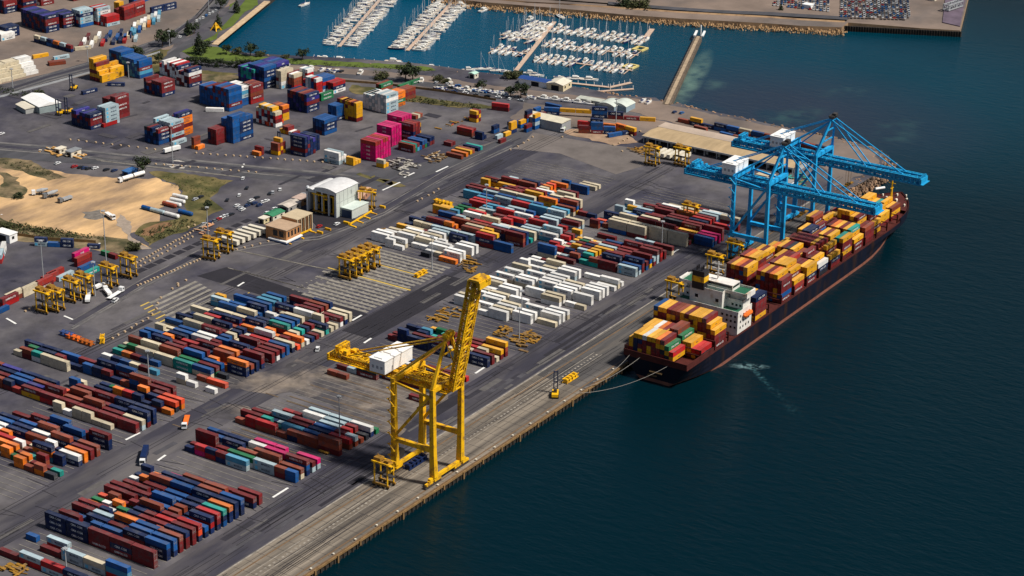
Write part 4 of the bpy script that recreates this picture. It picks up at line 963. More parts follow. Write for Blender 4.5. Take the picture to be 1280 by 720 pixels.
# ------------------------------------------------------------------ quay cranes and straddle carriers
def sts(name, label, X, MC, MT, top, gz, boom_up, y1, y0, apex, lowz, leg_w, house_at, w=11.0, house_m=None):
    """X centre along the quay, rails at y=0 and y=22, top of the portal, gz girder height"""
    T = thing(name, label, 'quay crane', (X, 0.0, 0.05))
    ys = (0.4, 21.8)
    for sx in (-1, 1):
        for y in ys:
            mb = MB(); mb.beam((sx*w*0.98,y,lowz),(sx*w,y,top),leg_w,leg_w,0,leg_w*0.85,leg_w*0.85)
            mb.beam((sx*(w-0.6),y,4.2),(sx*w*0.98,y,lowz),leg_w*1.25,leg_w*1.1,0,leg_w,leg_w)
            put('leg', (mb, [MC]), T)
    for y in ys:
        mb = MB(); mb.beam((-w-3,y,3.6),(w+3,y,3.6),1.5,1.5); put('sill_beam', (mb, [MC]), T)
        mb = MB(); mb.beam((-w,y,top-0.6),(w,y,top-0.6),2.0,2.2); put('portal_beam', (mb, [MC]), T)
        for sx in (-1,1):
            b_ = MB()
            for i in (-1,1):
                b_.box((sx*w+i*3.1,y,2.1),(5.0,1.3,1.0)); b_.box((sx*w+i*3.1,y,2.9),(1.0,1.1,1.0))
            bo = put('bogie', (b_, [MC]), T)
            wb = MB()
            for i in range(8):
                xx = sx*w-5.3+i*1.52; wb.tube((xx,y-0.35,0.75),(xx,y+0.35,0.75),0.72,10)
            wo = put('wheel_set', (wb, [DarkS]), bo)
    for sx in (-1,1):
        mb = MB(); mb.beam((sx*w,ys[0],lowz),(sx*w,ys[1],lowz),2.0,2.0); put('cross_beam', (mb, [MC]), T)
        mb = MB(); mb.beam((sx*w,ys[1],lowz+1),(sx*w,ys[0],top-2),1.2,1.2); put('diagonal_brace', (mb, [MC]), T)
        mb = MB(); mb.beam((sx*w,ys[0],top-4.5),(sx*w,ys[1],top-1.8),0.9,0.9); put('tie_beam', (mb, [MC]), T)
    # girder over the land side
    mb = MB()
    for sx in (-3.2, 3.2):
        mb.truss((sx,y1,gz),(sx,-3,gz),1.7 if boom_up else 2.2,2.6 if boom_up else 4.2,22,0.42 if boom_up else 0.5)
        mb.beam((sx,y1,gz-1.3),(sx,-3,gz-1.3),0.9,0.5)
    n = 14
    for i in range(n+1):
        yy = y1+(-3-y1)*i/n; mb.beam((-3.2,yy,gz+1.2),(3.2,yy,gz+1.2),0.6,0.6)
        if i < n: mb.beam((-3.2,yy,gz+1.2),(3.2,y1+(-3-y1)*(i+1)/n,gz+1.2),0.35,0.35)
    put('girder', (mb, [MT]), T)
    mb = MB()
    for sx in (-1,1):
        mb.b2(sx*5.2-0.6,sx*5.2+0.6,-3,y1,gz-1.4,gz-1.2)
        for i in range(int((y1+3)/3)): mb.b2(sx*5.7-0.07,sx*5.7+0.07,-3+i*3,-2.85+i*3,gz-1.2,gz-0.1)
        mb.b2(sx*5.7-0.07,sx*5.7+0.07,-3,y1,gz-0.15,gz-0.02)
    put('walkway', (mb, [MT]), T)
    # end of the girder: winches and platforms
    mb = MB()
    for i in range(16):
        mb.box((rnd.uniform(-4.5,4.5),y1-rnd.uniform(0,11),gz+rnd.uniform(0.5,3.2)),(rnd.uniform(0.8,3),rnd.uniform(0.8,3),rnd.uniform(0.6,2)))
    mb.box((0,y1+0.5,gz-0.6),(10.5,1.2,3.4)); mb.truss((-4,y1-4,gz+3.6),(4,y1-4,gz+3.6),2,3.0,5,0.3)
    put('end_platform', (mb, [MT]), T)
    # machinery house
    hx, hy, hz = house_at; hm = house_m or White
    mb = MB(); mb.b2(-hx/2,hx/2,hy,hy+8.5,hz,hz+6.2,0,0); h_ = put('machinery_house', (mb, [hm]), T)
    mb = MB(); mb.prism([(-hx/2-0.3,hy-0.3),(hx/2+0.3,hy-0.3),(hx/2+0.3,hy+8.8),(-hx/2-0.3,hy+8.8)],hz+6.2,hz+6.6); mb.b2(-hx/2+1,hx/2-1,hy+2,hy+6.5,hz+6.6,hz+7.1); put('roof', (mb, [hm]), h_)
    mb = MB()
    for i in range(3): mb.b2(-hx/2-0.06,-hx/2,hy+1.2+i*2.4,hy+2.4+i*2.4,hz+2,hz+3.4)
    mb.b2(-hx*0.25,-hx*0.25+1.2,hy-0.06,hy,hz+0.2,hz+2.6); put('vent', (mb, [GreyS]), h_)
    # A-frame
    ax, ay, az = 0.0, apex[0], apex[1]
    mb = MB()
    for sx in (-1,1):
        mb.beam((sx*w,ys[0],top),(sx*2.2,ay,az),1.5,1.5,0,1.1,1.1)
        mb.beam((sx*w*0.93,ys[1],top+0.4),(sx*2.2,ay,az-1),0.85,0.85)
    mb.beam((-2.8,ay,az),(2.8,ay,az),1.4,1.6)
    for k in (0.33,0.66): mb.beam((-w+(w-2.2)*k,ys[0]+(ay-ys[0])*k,top+(az-top)*k),(w-(w-2.2)*k,ys[0]+(ay-ys[0])*k,top+(az-top)*k),0.6,0.6)
    put('a_frame', (mb, [MC]), T)
    mb = MB()
    for sx in (-2,0,2): mb.tube((sx,ay-1.2,az+1.3),(sx,ay+1.2,az+1.3),1.1,10)
    mb.box((0,ay,az+1.8),(5.4,3.4,0.8)); mb.box((0,ay-1,az+2.8),(3,2.2,1.6)); put('sheave_platform', (mb, [DarkS if not boom_up else MT]), T)
    mb = MB()
    for sx in (-2.4,2.4): mb.beam((sx,ay,az),(sx*1.4,y1-9,gz+1.6),0.55,0.55); mb.beam((sx,ay,az-0.5),(sx*1.4,hy-2,gz+1.6),0.4,0.4)
    put('backstay', (mb, [MC]), T)
    # boom
    Lb = -y0-4
    if boom_up:
        a0 = Vector((0,-4.2,gz)); dirv = Vector((0,-math.sin(R_(11)),math.cos(R_(11)))); a1 = a0+dirv*boom_up
    else:
        a0 = Vector((0,-4.2,gz)); a1 = Vector((0,y0,gz))
    mb = MB()
    for sx in (-3.0,3.0):
        o = Vector((sx,0,0)); mb.truss(a0+o, a1+o, 1.5 if boom_up else 2.0, 2.5 if boom_up else 3.8, 22, 0.40 if boom_up else 0.5); 
    n = 13
    for i in range(n+1):
        p = a0.lerp(a1, i/n); q = a0.lerp(a1, min(1,(i+1)/n)); u = Vector((0,0,1.2)) if not boom_up else Vector((0,-1.2,0))
        mb.beam(p+u+Vector((-3,0,0)), p+u+Vector((3,0,0)), 0.6, 0.6)
        if i < n: mb.beam(p+u+Vector((-3,0,0)), q+u+Vector((3,0,0)), 0.35, 0.35)
    put('boom', (mb, [MC if boom_up else MT]), T)
    mb = MB()
    if boom_up:
        d = (a1-a0).normalized(); e = a1
        for i in range(8): mb.box((rnd.uniform(-3.5,3.5),e.y-rnd.uniform(-0.5,4.5),e.z+rnd.uniform(-2.5,1.2)),(rnd.uniform(1,4),rnd.uniform(0.8,2.6),rnd.uniform(0.6,1.6)))
        mb.box((0,e.y-2.0,e.z+0.6),(8.5,5.5,1.0)); mb.box((0,e.y-4.8,e.z-1.2),(8.5,0.8,3.2))
    else:
        mb.box((0,y0,gz),(9,1.2,3.4)); mb.box((0,y0-1,gz-1.4),(9.6,1.6,0.3))
        for i in range(5): mb.box((-3.6+i*1.8,y0+0.6,gz+2.2),(0.9,1.2,1.0))
    put('boom_end', (mb, [MC if boom_up else MT]), T)
    mb = MB()
    if boom_up:
        for sx in (-2.6,2.6):
            mb.beam((sx,ay,az),(sx,ay-4,az-9),0.4,0.4); mb.beam((sx,ay-4,az-9),(sx,a0.y+dirv.y*18,a0.z+18),0.4,0.4)
    else:
        for sx in (-2.6,2.6):
            for f in (0.42,0.82): mb.beam((sx,ay,az),(sx,a0.y+(y0-a0.y)*f,gz+1.4),0.5,0.5)
    put('forestay', (mb, [MC]), T)
    # trolley, cab, spreader
    ty = 12 if boom_up else -16
    mb = MB(); mb.box((0,ty,gz-1.9),(6.4,5,0.9)); mb.tube((-2,ty-1,gz-1.2),(2,ty-1,gz-1.2),0.5,8); tr = put('trolley', (mb, [MT]), T)
    mb = MB(); mb.box((4.0,ty-3.2,gz-4.0),(2.2,2.6,2.6)); put('cab', (mb, [White if not boom_up else MC]), T)
    mb = MB()
    for sx in (-1.5,1.5):
        for yy in (-0.9,0.9): mb.beam((sx,ty+yy,gz-2.2),(sx,ty+yy,gz-12),0.12,0.12)
    mb.box((0,ty,gz-12.3),(12.2,1.6,0.6)); mb.box((0,ty,gz-11.7),(3,2.4,0.8)); put('spreader', (mb, [YelD]), T)
    # stair tower and cable reel
    mb = MB(); z = 4; k = 0; x0 = -w-1.9
    while z < top-2:
        y_a, y_b = (20.4,23.6) if k % 2 else (23.6,20.4)
        mb.beam((x0,y_a,z),(x0,y_b,z+2.8),0.6,0.25); mb.box((x0,y_b,z+2.8),(1.3,1.0,0.12)); z += 2.8; k += 1
    put('stairs', (mb, [MT]), T)
    mb = MB()
    mb.tube((-w+4.2,21.0,8.5),(-w+4.2,22.4,8.5),2.6,20); put('cable_reel', (mb, [DarkS]), T)
    return T
sts('quay_crane', 'tall yellow quay crane with its boom raised and a white machinery house', -174.6, Yel, Yel, 47.6, 45.5, 56, 63, -60, (-0.5,69), 17.5, 2.4, (21,27,47.5))
sts('quay_crane', 'blue quay crane nearer the camera, boom lowered over the ship amidships', 144.5, Blu, BluD, 50.0, 44.5, 0, 56, -61, (-3.5,70), 15.5, 2.0, (15,23,48.5), 10.6)
sts('quay_crane', 'blue quay crane farther away, boom reaching beyond the bow of the ship', 202.5, Blu, BluD, 50.0, 44.5, 0, 57, -62, (-4,70), 15.5, 2.0, (15,23,48.5), 10.6)

# straddle carrier, long side along Y
def straddle(H=12.5):
    T = thing('straddle_carrier', '', 'straddle carrier')
    for sx in (-1,1):
        mb = MB(); mb.b2(sx*2.3-0.35,sx*2.3+0.35,-4.7,4.7,1.0,1.9); sb = put('side_beam', (mb, [YelD]), T)
        for y in (-3.7,-1.3,1.3,3.7):
            mb = MB(); mb.tube((sx*2.3-0.3,y,0.75),(sx*2.3+0.3,y,0.75),0.75,10); put('wheel', (mb, [Black]), sb)
        for y in (-3.6,3.6):
            mb = MB(); mb.beam((sx*2.3,y,1.9),(sx*2.2,y,H-1),0.55,0.55); put('leg', (mb, [Yel]), T)
        mb = MB(); mb.b2(sx*2.2-0.3,sx*2.2+0.3,-5.2,5.2,H-0.9,H-0.1); put('top_beam', (mb, [Yel]), T)
    for (ya_, yb_) in ((-4.0,-3.2),(3.2,4.0),(-0.6,0.6)):
        mb = MB(); mb.b2(-2.6,2.6,ya_,yb_,H-1.05,H-0.25); put('cross_beam', (mb, [Yel]), T)
    mb = MB(); mb.b2(-1.6,1.6,0.8,4.4,H-0.1,H+1.3); mb.b2(-1.2,1.2,-3.4,-1.2,H-0.1,H+0.9); mb.tube((0.9,3.8,H+1.3),(0.9,3.8,H+2.1),0.2,6); mb.b2(-2,2,-0.9,0.4,H-0.6,H-0.1); put('engine_deck', (mb, [YelD]), T)
    mb = MB(); mb.b2(-2.9,-1.3,-6.3,-4.6,H-2.6,H-0.3); c = put('cab', (mb, [Yel]), T)
    mb = MB(); mb.b2(-2.94,-2.9,-6.1,-4.8,H-1.7,H-0.7); mb.b2(-2.8,-1.4,-6.34,-6.3,H-1.8,H-0.7); put('window', (mb, [Glass]), c)
    mb = MB(); mb.b2(-1.1,1.1,-5.8,5.8,5.6,6.0)
    for sx in (-0.8,0.8):
        for y in (-2.5,2.5): mb.beam((sx,y,6),(sx,y,H-1),0.12,0.12)
    put('spreader', (mb, [DarkS]), T)
    return T
def tree_of(T): return (T, [(c, kids(c)) for c in kids(T)])
SC = [(56,390,0,'leftmost straddle carrier of the left roadside line'),(70,388,0,'second straddle carrier in the left roadside line'),(91,376,0,'third straddle carrier in the left roadside line'),(106,370,0,'fourth straddle carrier in the left roadside line'),(137,358,0,'fifth straddle carrier, beside the white trucks'),(161,346,0,'rightmost straddle carrier in the left roadside line'),
 (264,324,8,'straddle carrier parked beside the white trailers, nearer one'),(281,315,8,'straddle carrier parked beside the white trailers, farther one'),
 (402,266,0,'straddle carrier in the left door of the white workshop'),(414,268,0,'straddle carrier in the right door of the white workshop'),(459,262,20,'straddle carrier behind the white workshop by the rust trailers'),
 (434,348,0,'left end straddle carrier of the group on the sleeper lines'),(442,345,0,'second straddle carrier of the group on the sleeper lines'),(449,341,0,'third straddle carrier of the group on the sleeper lines'),(457,337,0,'fourth straddle carrier of the group on the sleeper lines'),(465,334,0,'right end straddle carrier of the group on the sleeper lines'),
 (480,607,0,'straddle carrier on the quay apron at the yellow crane feet'),(815,206,0,'straddle carrier near the long shed, left one'),(852,207,0,'straddle carrier near the long shed with a red box'),
 (843,377,0,'straddle carrier on the quay beside the ship bridge'),(893,344,0,'straddle carrier on the quay beyond the ship bridge'),(863,280,0,'straddle carrier working inside the dark red stacks'),(918,328,0,'straddle carrier under the near blue crane')]
base = straddle(); st = tree_of(base)
for i, (px, py, a, lab) in enumerate(SC):
    g = G(px, py); 
    if i == 0: base.location = (g.x,g.y,0.1); base['label'] = lab; base['group'] = 'yellow straddle carriers'
    else: dup(st, (g.x,g.y,0.1), R_(a), 'yellow '+lab, 'yellow straddle carriers')
# things left on the apron
def spreader_frame(name, label, px, py, rz, M_, n=4, L=11, W_=2.6, h=2.2):
    T = thing(name, label, 'lifting frame', G(px,py,0.1), rz)
    mb = MB()
    for sy in (-1,1): mb.beam((-L/2,sy*W_/2,0.4),(L/2,sy*W_/2,0.4),0.35,0.5); mb.beam((-L/2,sy*W_/2,h),(L/2,sy*W_/2,h),0.3,0.3)
    put('frame', (mb, [M_]), T)
    for i in range(n):
        mb = MB(); x = -L/2+L*(i+0.5)/n; mb.box((x,0,h*0.55),(L/n*0.55,W_*0.9,h*0.9)); mb.box((x,0,h*1.05),(L/n*0.35,W_*0.5,0.3)); put('crossbar', (mb, [M_]), T)
    return T
spreader_frame('lifting_frame','long yellow lifting frame lying on the apron near the ship stern',713,475,0,Yel)
spreader_frame('lifting_frame','navy blue rack lying between the yellow crane rails',520,580,0,mat('navy paint',CC['n'][1],0.5),5,15,3.2,2.4)
spreader_frame('lifting_frame','orange yellow lifting frame beside the new dark asphalt',526,344,R_(0),Yel,3,10,2.4,2.0)
spreader_frame('lifting_frame','yellow frame standing at the end of the middle road',128,427,R_(40),Yel,2,7,2,3)
spreader_frame('lifting_frame','yellow rack at the corner of the mixed stacks by the lamp posts',554,257,R_(-90),Yel,5,13,3,3)
spreader_frame('lifting_frame','orange rack with blue parts near the left middle block',92,424,R_(-90),OrangeP,3,9,2.6,2)
spreader_frame('lifting_frame','blue and white rack left of the orange rack',84,420,R_(-90),mat('rack blue',(0.05,0.09,0.25),0.5),3,9,2.6,2.2)
spreader_frame('lifting_frame','orange rack farthest right of the three by the left middle block',108,430,R_(-90),mat('rack dark orange',(0.45,0.12,0.02),0.5),3,9,2.6,2)
# lashing gear and pallets: piles of yellow frames
def gear(label, pts, n, M1, M2, seed, group=None):
    r2 = random.Random(seed); mb = MB(); P = [G(*p) for p in pts]; c = sum(P, Vector())/len(P)
    T = thing('lashing_gear', label, 'lashing gear', c)
    for i in range(n):
        u, v = r2.random(), r2.random()
        p = (P[0]*(1-u)+P[1]*u)*(1-v)+(P[3]*(1-u)+P[2]*u)*v-c
        L, W_ = r2.uniform(1.5,6), r2.uniform(0.4,1.6); a = R_(-90+r2.choice((0,0,90,r2.uniform(-20,20))))
        mb.box((p.x,p.y,0.3+r2.random()*0.9),(L,W_,r2.uniform(0.2,0.7)),a,r2.choice((0,0,1)))
    put('frame', (mb, [M1, M2]), T)['kind'] = 'stuff'
gear('yellow lashing frames in the empty lanes past the yellow crane', ((535,400),(560,382),(585,392),(555,405)), 30, YelD, strip_m, 1)
gear('yellow frames and pallets at the quay end of the pink block', ((392,560),(418,548),(436,552),(412,572)), 40, YelD, timber, 2)
gear('orange and yellow frames at the quay end of the reefer stacks', ((640,425),(660,415),(678,422),(655,440)), 40, YelD, timber, 3)
gear('brown gear and yellow frames between the white reefers', ((615,420),(628,408),(640,412),(628,426)), 25, YelD, timber, 4)
gear('yellow frames beside the small reefer block', ((570,330),(580,318),(600,325),(590,345)), 30, YelD, timber, 5)
gear('yellow frames at the inland corner of the small reefer block', ((470,290),(480,284),(505,298),(495,306)), 20, YelD, timber, 6)
gear('scattered yellow frames at the end of the long shed', ((786,188),(800,184),(822,190),(806,196)), 30, YelD, timber, 7)
gear('heap of pale scrap and parts at the road bend', ((482,205),(505,198),(530,208),(505,222)), 45, mat('scrap',(0.4,0.37,0.32),0.8,var=0.4), DarkS, 8)
gear('scrap timber and frames beside the orange containers', ((528,196),(548,190),(560,198),(540,206)), 30, timber, mat('scrap tan',(0.5,0.4,0.28),0.8,var=0.4), 9)
gear('row of scrap rails lying across the upper yard', ((545,160),(588,148),(590,151),(547,163)), 15, YelD, RedP, 10)
gear('blue and green clutter by the huts at the foot of the peninsula', ((985,222),(1000,216),(1015,226),(998,236)), 30, mat('clutter green',(0.05,0.3,0.25),0.7), YelD, 31)
gear('yellow lashing frames at the far end of the pale reefer stacks', ((618,352),(628,346),(640,352),(632,360)), 15, YelD, timber, 12)

gear('orange and cream barriers around the gate huts above the sand pit', ((42,190),(60,184),(112,192),(96,200)), 35, mat('barrier orange',(0.6,0.33,0.1),0.7,var=0.3), mat('barrier cream',(0.6,0.5,0.36),0.7,var=0.3), 21)
gear('pale blocks and cones at the left carrier bays', ((244,287),(262,281),(268,286),(250,294)), 15, mat('cone orange',(0.6,0.3,0.15),0.7), strip_m, 22)

gear('yellow frames at the bottom left corner of the yard', ((0,712),(14,704),(34,712),(20,724)), 22, YelD, timber, 33)
# ------------------------------------------------------------------ buildings
clad = mat('pale green cladding', (0.50,0.53,0.49), 0.6, var=0.08, scale=0.5)
cladw = mat('white cladding', (0.60,0.62,0.64), 0.6, var=0.10, scale=0.3)
roofw = mat('white sheet roof', (0.62,0.61,0.60), 0.6, var=0.12, scale=0.3)
tan_roof = mat('tan roof', (0.50,0.40,0.26), 0.8, var=0.14, scale=0.25)
wood = mat('orange timber wall', (0.42,0.20,0.08), 0.75, var=0.2, scale=0.8)
blue_wall = mat('dark blue wall', (0.02,0.04,0.10), 0.6)
dark_in = mat('dark interior', (0.015,0.015,0.02), 0.9)  # near-black colour standing in for unlit interiors
# straddle workshop
T = thing('workshop', 'tall white workshop with two arched roofs and open doors with straddle carriers inside', 'workshop', (70,254,0))
def rel(mb, o):
    L = o.location; mb.v = [(v[0]-L.x, v[1]-L.y, v[2]-L.z) for v in mb.v]; return mb
x0, x1, ya, yb = 57, 78, 244, 266.5
mb = MB(); mb.b2(x0+3,x1,ya,ya+0.4,0,15.5); mb.b2(x0+3,x1,yb-0.4,yb,0,13.5); mb.b2(x1-0.4,x1,ya+0.401,yb-0.401,0,13.5)
for y, wd_ in ((ya,1.4),(249.6,0.7),(254.4,0.7),(259.2,1.0),(yb-1.2,1.2)): mb.b2(x0,x0+1.5,y,y+wd_,0,15.5)
mb.b2(x0-0.01,x0+1.4,ya,260,13.9,16.0); mb.b2(x0,x0+1.4,260.01,yb,12.6,14.0); mb.b2(x0+0.3,x0+3.1,ya+0.05,ya+0.35,0,15.4)
put('wall', (rel(mb,T), [cladw, clad]), T)
mb = MB(); mb.b2(x0+0.2,x1,ya-0.06,ya-0.01,0.4,15.4); 
put('side_cladding', (rel(mb,T), [clad]), T)
mb = MB(); mb.b2(x0+12,x0+12.3,ya+0.5,yb-0.5,0,13.4); put('interior_wall', (rel(mb,T), [dark_in]), T)
def arch(mb, xa, xb, y0, y1, z, rise, n=8):
    V = []
    for i in range(n+1):
        f = i/n; zz = z+rise*(1-(2*f-1)**2); V += [(xa,y0+(y1-y0)*f,zz),(xb,y0+(y1-y0)*f,zz)]
    mb.add(V, [(2*i,2*i+2,2*i+3,2*i+1) for i in range(n)])
    mb.add([(xa,y0+(y1-y0)*i/n,z+rise*(1-(2*i/n-1)**2)) for i in range(n+1)], [tuple(range(n+1))[::-1]])
    mb.add([(xb,y0+(y1-y0)*i/n,z+rise*(1-(2*i/n-1)**2)) for i in range(n+1)], [tuple(range(n+1))])
mb = MB(); arch(mb,x0-0.5,x1+0.3,ya-0.4,260.2,16.0,1.5); put('roof', (rel(mb,T), [roofw]), T)
mb = MB(); arch(mb,x0-0.5,x1+0.3,260.2,yb+0.3,14.0,0.9); put('roof', (rel(mb,T), [roofw]), T)
mb = MB()
for i in range(5): mb.b2(x0+3+i*4,x0+3.2+i*4,ya-0.14,ya-0.06,0.4,15.4)
mb.b2(x0+1,x1,ya-0.13,ya-0.06,9,9.25); mb.b2(x0+14,x0+14.8,ya-0.16,ya-0.06,11.3,13.8); put('cladding_rib', (rel(mb,T), [mat('clad rib',(0.34,0.36,0.34),0.7)]), T)['kind'] = 'stuff'
T = thing('lean_to', 'low green-white annex with a dark blue front against the white workshop', 'annex', (68,240,0))
mb = MB(); mb.b2(61,77,235.5,243.7,0,5.6); put('wall', (rel(mb,T), [clad]), T)
mb = MB(); mb.b2(60.9,61,236,243.2,0.2,4.8); put('door', (rel(mb,T), [blue_wall]), T)
mb = MB(); mb.b2(60.7,77.3,235.2,243.75,5.6,6.0); put('roof', (rel(mb,T), [mat('pale green roof',(0.55,0.62,0.57),0.6,var=0.08)]), T)
# timber office
g = G(365, 296); ox, oy = g.x, g.y
T = thing('office_building', 'two storey office with orange timber walls and a flat tan roof', 'office building', (ox,oy,0))
mb = MB(); mb.b2(-10,3,-4,11,0,7.6); mb.b2(3.01,17,-1,10,0,9.4); put('wall', (mb, [wood]), T)
mb = MB(); mb.b2(-10.5,3.2,-4.5,11.5,7.6,8.1); put('roof', (mb, [mat('office low roof',(0.42,0.29,0.19),0.8,var=0.15)]), T)
mb = MB(); mb.b2(3.2,17.5,-1.6,10.5,9.4,9.9); put('roof', (mb, [tan_roof]), T)
mb = MB(); mb.b2(-12,3,-5.6,-4,0,1.6); mb.b2(-12,-10,-4,8,0,1.6); put('porch', (mb, [White]), T)
mb = MB(); mb.b2(-12.3,3.3,-6,-3.9,-0.01,0.9); mb.b2(-12.3,-9.9,-4,8.3,0,0.9); put('plinth', (mb, [blue_wall]), T)
mb = MB()
for i in range(4): mb.b2(-8.5+i*3,-7+i*3,-4.06,-4,3.2,6.4)
for i in range(2): mb.b2(-10.06,-10,-2+i*4.5,1.2+i*4.5,3.0,6.6)
for i in range(4): mb.b2(3.8+i*3.3,5.8+i*3.3,-1.08,-1,0.4,8.6)
put('window', (mb, [Glass]), T)['kind'] = 'stuff'
mb = MB()
for i in range(5): mb.b2(3.1+i*3.3,3.7+i*3.3,-1.9,-1.2,0,9.2)
put('column', (mb, [tan_roof]), T)['kind'] = 'stuff'
def shed(name, label, px, py, dx, dy, h, rz, mw, mr, pitch=0.0, cat='shed', door=True, gable='x'):
    T = thing(name, label, cat, G(px,py), R_(rz))
    mb = MB(); mb.b2(-dx/2,dx/2,-dy/2,dy/2,0,h); put('wall', (mb, [mw]), T)
    mb = MB(); e = 0.4
    if pitch and gable == 'x':
        V = [(-dx/2-e,-dy/2-e,h),(dx/2+e,-dy/2-e,h),(dx/2+e,0,h+pitch),(-dx/2-e,0,h+pitch),(-dx/2-e,dy/2+e,h),(dx/2+e,dy/2+e,h)]
        mb.add(V, [(0,1,2,3),(3,2,5,4),(0,3,4),(1,5,2)])
    elif pitch:
        V = [(-dx/2-e,-dy/2-e,h),(-dx/2-e,dy/2+e,h),(0,dy/2+e,h+pitch),(0,-dy/2-e,h+pitch),(dx/2+e,-dy/2-e,h),(dx/2+e,dy/2+e,h)]
        mb.add(V, [(0,3,2,1),(3,4,5,2),(0,4,3),(1,2,5)])
    else: mb.b2(-dx/2-e,dx/2+e,-dy/2-e,dy/2+e,h,h+0.35)
    put('roof', (mb, [mr]), T)
    if door:
        mb = MB(); mb.b2(-dx/2-0.05,-dx/2,-min(dy*0.3,3),min(dy*0.3,3),0.05,min(h*0.8,4.5)); put('door', (mb, [dark_in]), T)
        mb = MB(); n = max(1,int(dx/5))
        for i in range(n): mb.b2(-dx/2+dx*(i+.3)/n,-dx/2+dx*(i+.6)/n,-dy/2-0.05,-dy/2,h*.4,h*.75)
        o = put('window', (mb, [Glass]), T)
        if n > 1: o['kind'] = 'stuff'
    return T
green_roof = mat('green roof', (0.04,0.20,0.10), 0.7, var=0.15)
shed('shed','small hut with a green roof beside the timber office',343,272,11,7,3.2,0,OffW,green_roof,0.8)
shed('shed','low shed with a cream and grey roof left of the white workshop',362,262,12,8,4,0,mat('grey wall',(0.3,0.28,0.26),0.8),mat('dusty roof',(0.48,0.42,0.36),0.8,var=0.3),1.0)
shed('shed','brown hut between the parked cars and the workshop',377,254,9,7,4,0,wood,mat('pink tan roof',(0.46,0.34,0.28),0.8,var=0.2),0)
shed('shed','small yellow-walled hut at the edge of the car park',330,278,5,4,3,0,mat('hut cream',(0.6,0.5,0.28),0.7),OffW,0)
shed('shed','long rust-roofed shelter behind the white workshop',452,250,20,5,4.5,20,mat('rust',(0.4,0.2,0.12),0.8),mat('salmon roof',(0.55,0.33,0.22),0.8,var=0.2),0)
shed('shed','grey hut left of the left light mast group',8,300,6,12,5,0,White,White,0)
shed('tent','white fabric canopy hall in the left yard by the forklifts',52,134,16,26,5,-18,mat('canopy wall',(0.25,0.3,0.3),0.7),White,2.0,'canopy',False,'y')
shed('tent','smaller grey canopy beside the white canopy hall',34,138,9,14,3.5,-18,mat('canopy wall2',(0.35,0.35,0.33),0.7),OffW,1.2,'canopy',False,'y')
# warehouse beside the jumbled stacks
shed('warehouse','grey warehouse with a cream roof beside the jumbled blue stack',684,158,11,30,6.5,0,mat('grey cladding',(0.28,0.29,0.30),0.6,var=0.1),mat('cream roof',(0.60,0.55,0.42),0.7,var=0.12),1.0,'warehouse',False,'y')
# long shed
g0 = G(812,172)
T = thing('long_shed','very long warehouse with a tan roof and open dark bays beside the blue cranes','warehouse',(292,112,0))
mb = MB(); mb.b2(-7,10,-54,54,0,4.2); put('wall', (mb, [mat('shed wall',(0.40,0.40,0.38),0.7,var=0.12)]), T)
mb = MB(); V = [(-11,-55,4.8),(-11,55,4.8),(0,55,5.9),(0,-55,5.9),(11,-55,4.9),(11,55,4.9)]; mb.add(V, [(0,3,2,1),(3,4,5,2),(0,4,3),(1,2,5)]); put('roof', (mb, [mat('long roof',(0.40,0.29,0.165),0.8,var=0.2,scale=0.05,stretch=(1,4,1))]), T)
mb = MB(); mb.b2(-11.3,-11.05,-55,55,3.9,5.0); put('fascia', (mb, [mat('pale fascia',(0.50,0.49,0.46),0.7)]), T)
mb = MB()
for i in range(12): mb.b2(-7.06,-7,-52+i*8.8,-45+i*8.8,0.1,3.9)
put('bay_shade', (mb, [dark_in]), T)['kind'] = 'stuff'  # flat near-black panels: shade of the open bays painted on the wall
mb = MB()
for i in range(13): mb.b2(-10.9,-10.5,-54.6+i*9,-54.1+i*9,0,3.9)
put('column', (mb, [GreyS]), T)['kind'] = 'stuff'
# second roof strip behind it
T = thing('long_shed','pale lower roof running behind the tan long warehouse','warehouse',(309,112,0))
mb = MB(); mb.b2(-5,5,-54,56,0,4.4); put('wall', (mb, [mat('shed wall2',(0.36,0.34,0.31),0.7)]), T)
mb = MB(); mb.b2(-5.4,5.4,-54.5,56.5,4.4,4.8); put('roof', (mb, [mat('pink tan long roof',(0.42,0.33,0.26),0.8,var=0.2,scale=0.06)]), T)
T = shed('office_hut','white office hut near the peninsula under the blue crane',975,232,6,16,4,0,White,mat('grey flat roof',(0.3,0.28,0.26),0.8),0,'hut')
shed('office_hut','yellow-white hut at the foot of the far blue crane',957,226,6,10,4,0,White,tan_roof,0,'hut')
# marina buildings
shed('clubhouse','long low blue-roofed building on the marina quay',672,106,8,26,4,5,White,mat('deep blue roof',(0.02,0.06,0.22),0.6,var=0.1),1.0,'clubhouse',True,'y')
shed('clubhouse','cream square clubhouse beside the blue-roofed building',699,110,13,13,4.5,5,mat('cream wall',(0.66,0.55,0.35),0.7),OffW,1.6,'clubhouse')
for (px, lab) in ((763,'left arched boat shed with a pale roof'),(778,'right arched boat shed with a pale roof')):
    T = thing('boat_shed', lab+' before the marina shore', 'boat shed', G(px,136), R_(0))
    mb = MB(); mb.b2(-6,6,-6.5,6.5,0,4); put('wall', (mb, [mat('blue grey wall',(0.25,0.33,0.38),0.7)]), T)
    mb = MB(); arch(mb,-6.3,6.3,-6.8,6.8,4,2.0); put('roof', (mb, [mat('pale boat shed roof',(0.52,0.56,0.50),0.7,var=0.12)]), T)
shed('shed','low grey flat shed behind the arched boat sheds',738,129,6,18,3,5,mat('gw',(0.35,0.36,0.33),0.7),mat('lichen roof',(0.42,0.43,0.37),0.8,var=0.2),0)
shed('kiosk','small green-white kiosk on the marina shore road',592,97,5,5,3.5,0,OffW,mat('mint roof',(0.4,0.6,0.5),0.7),0.8,'kiosk')
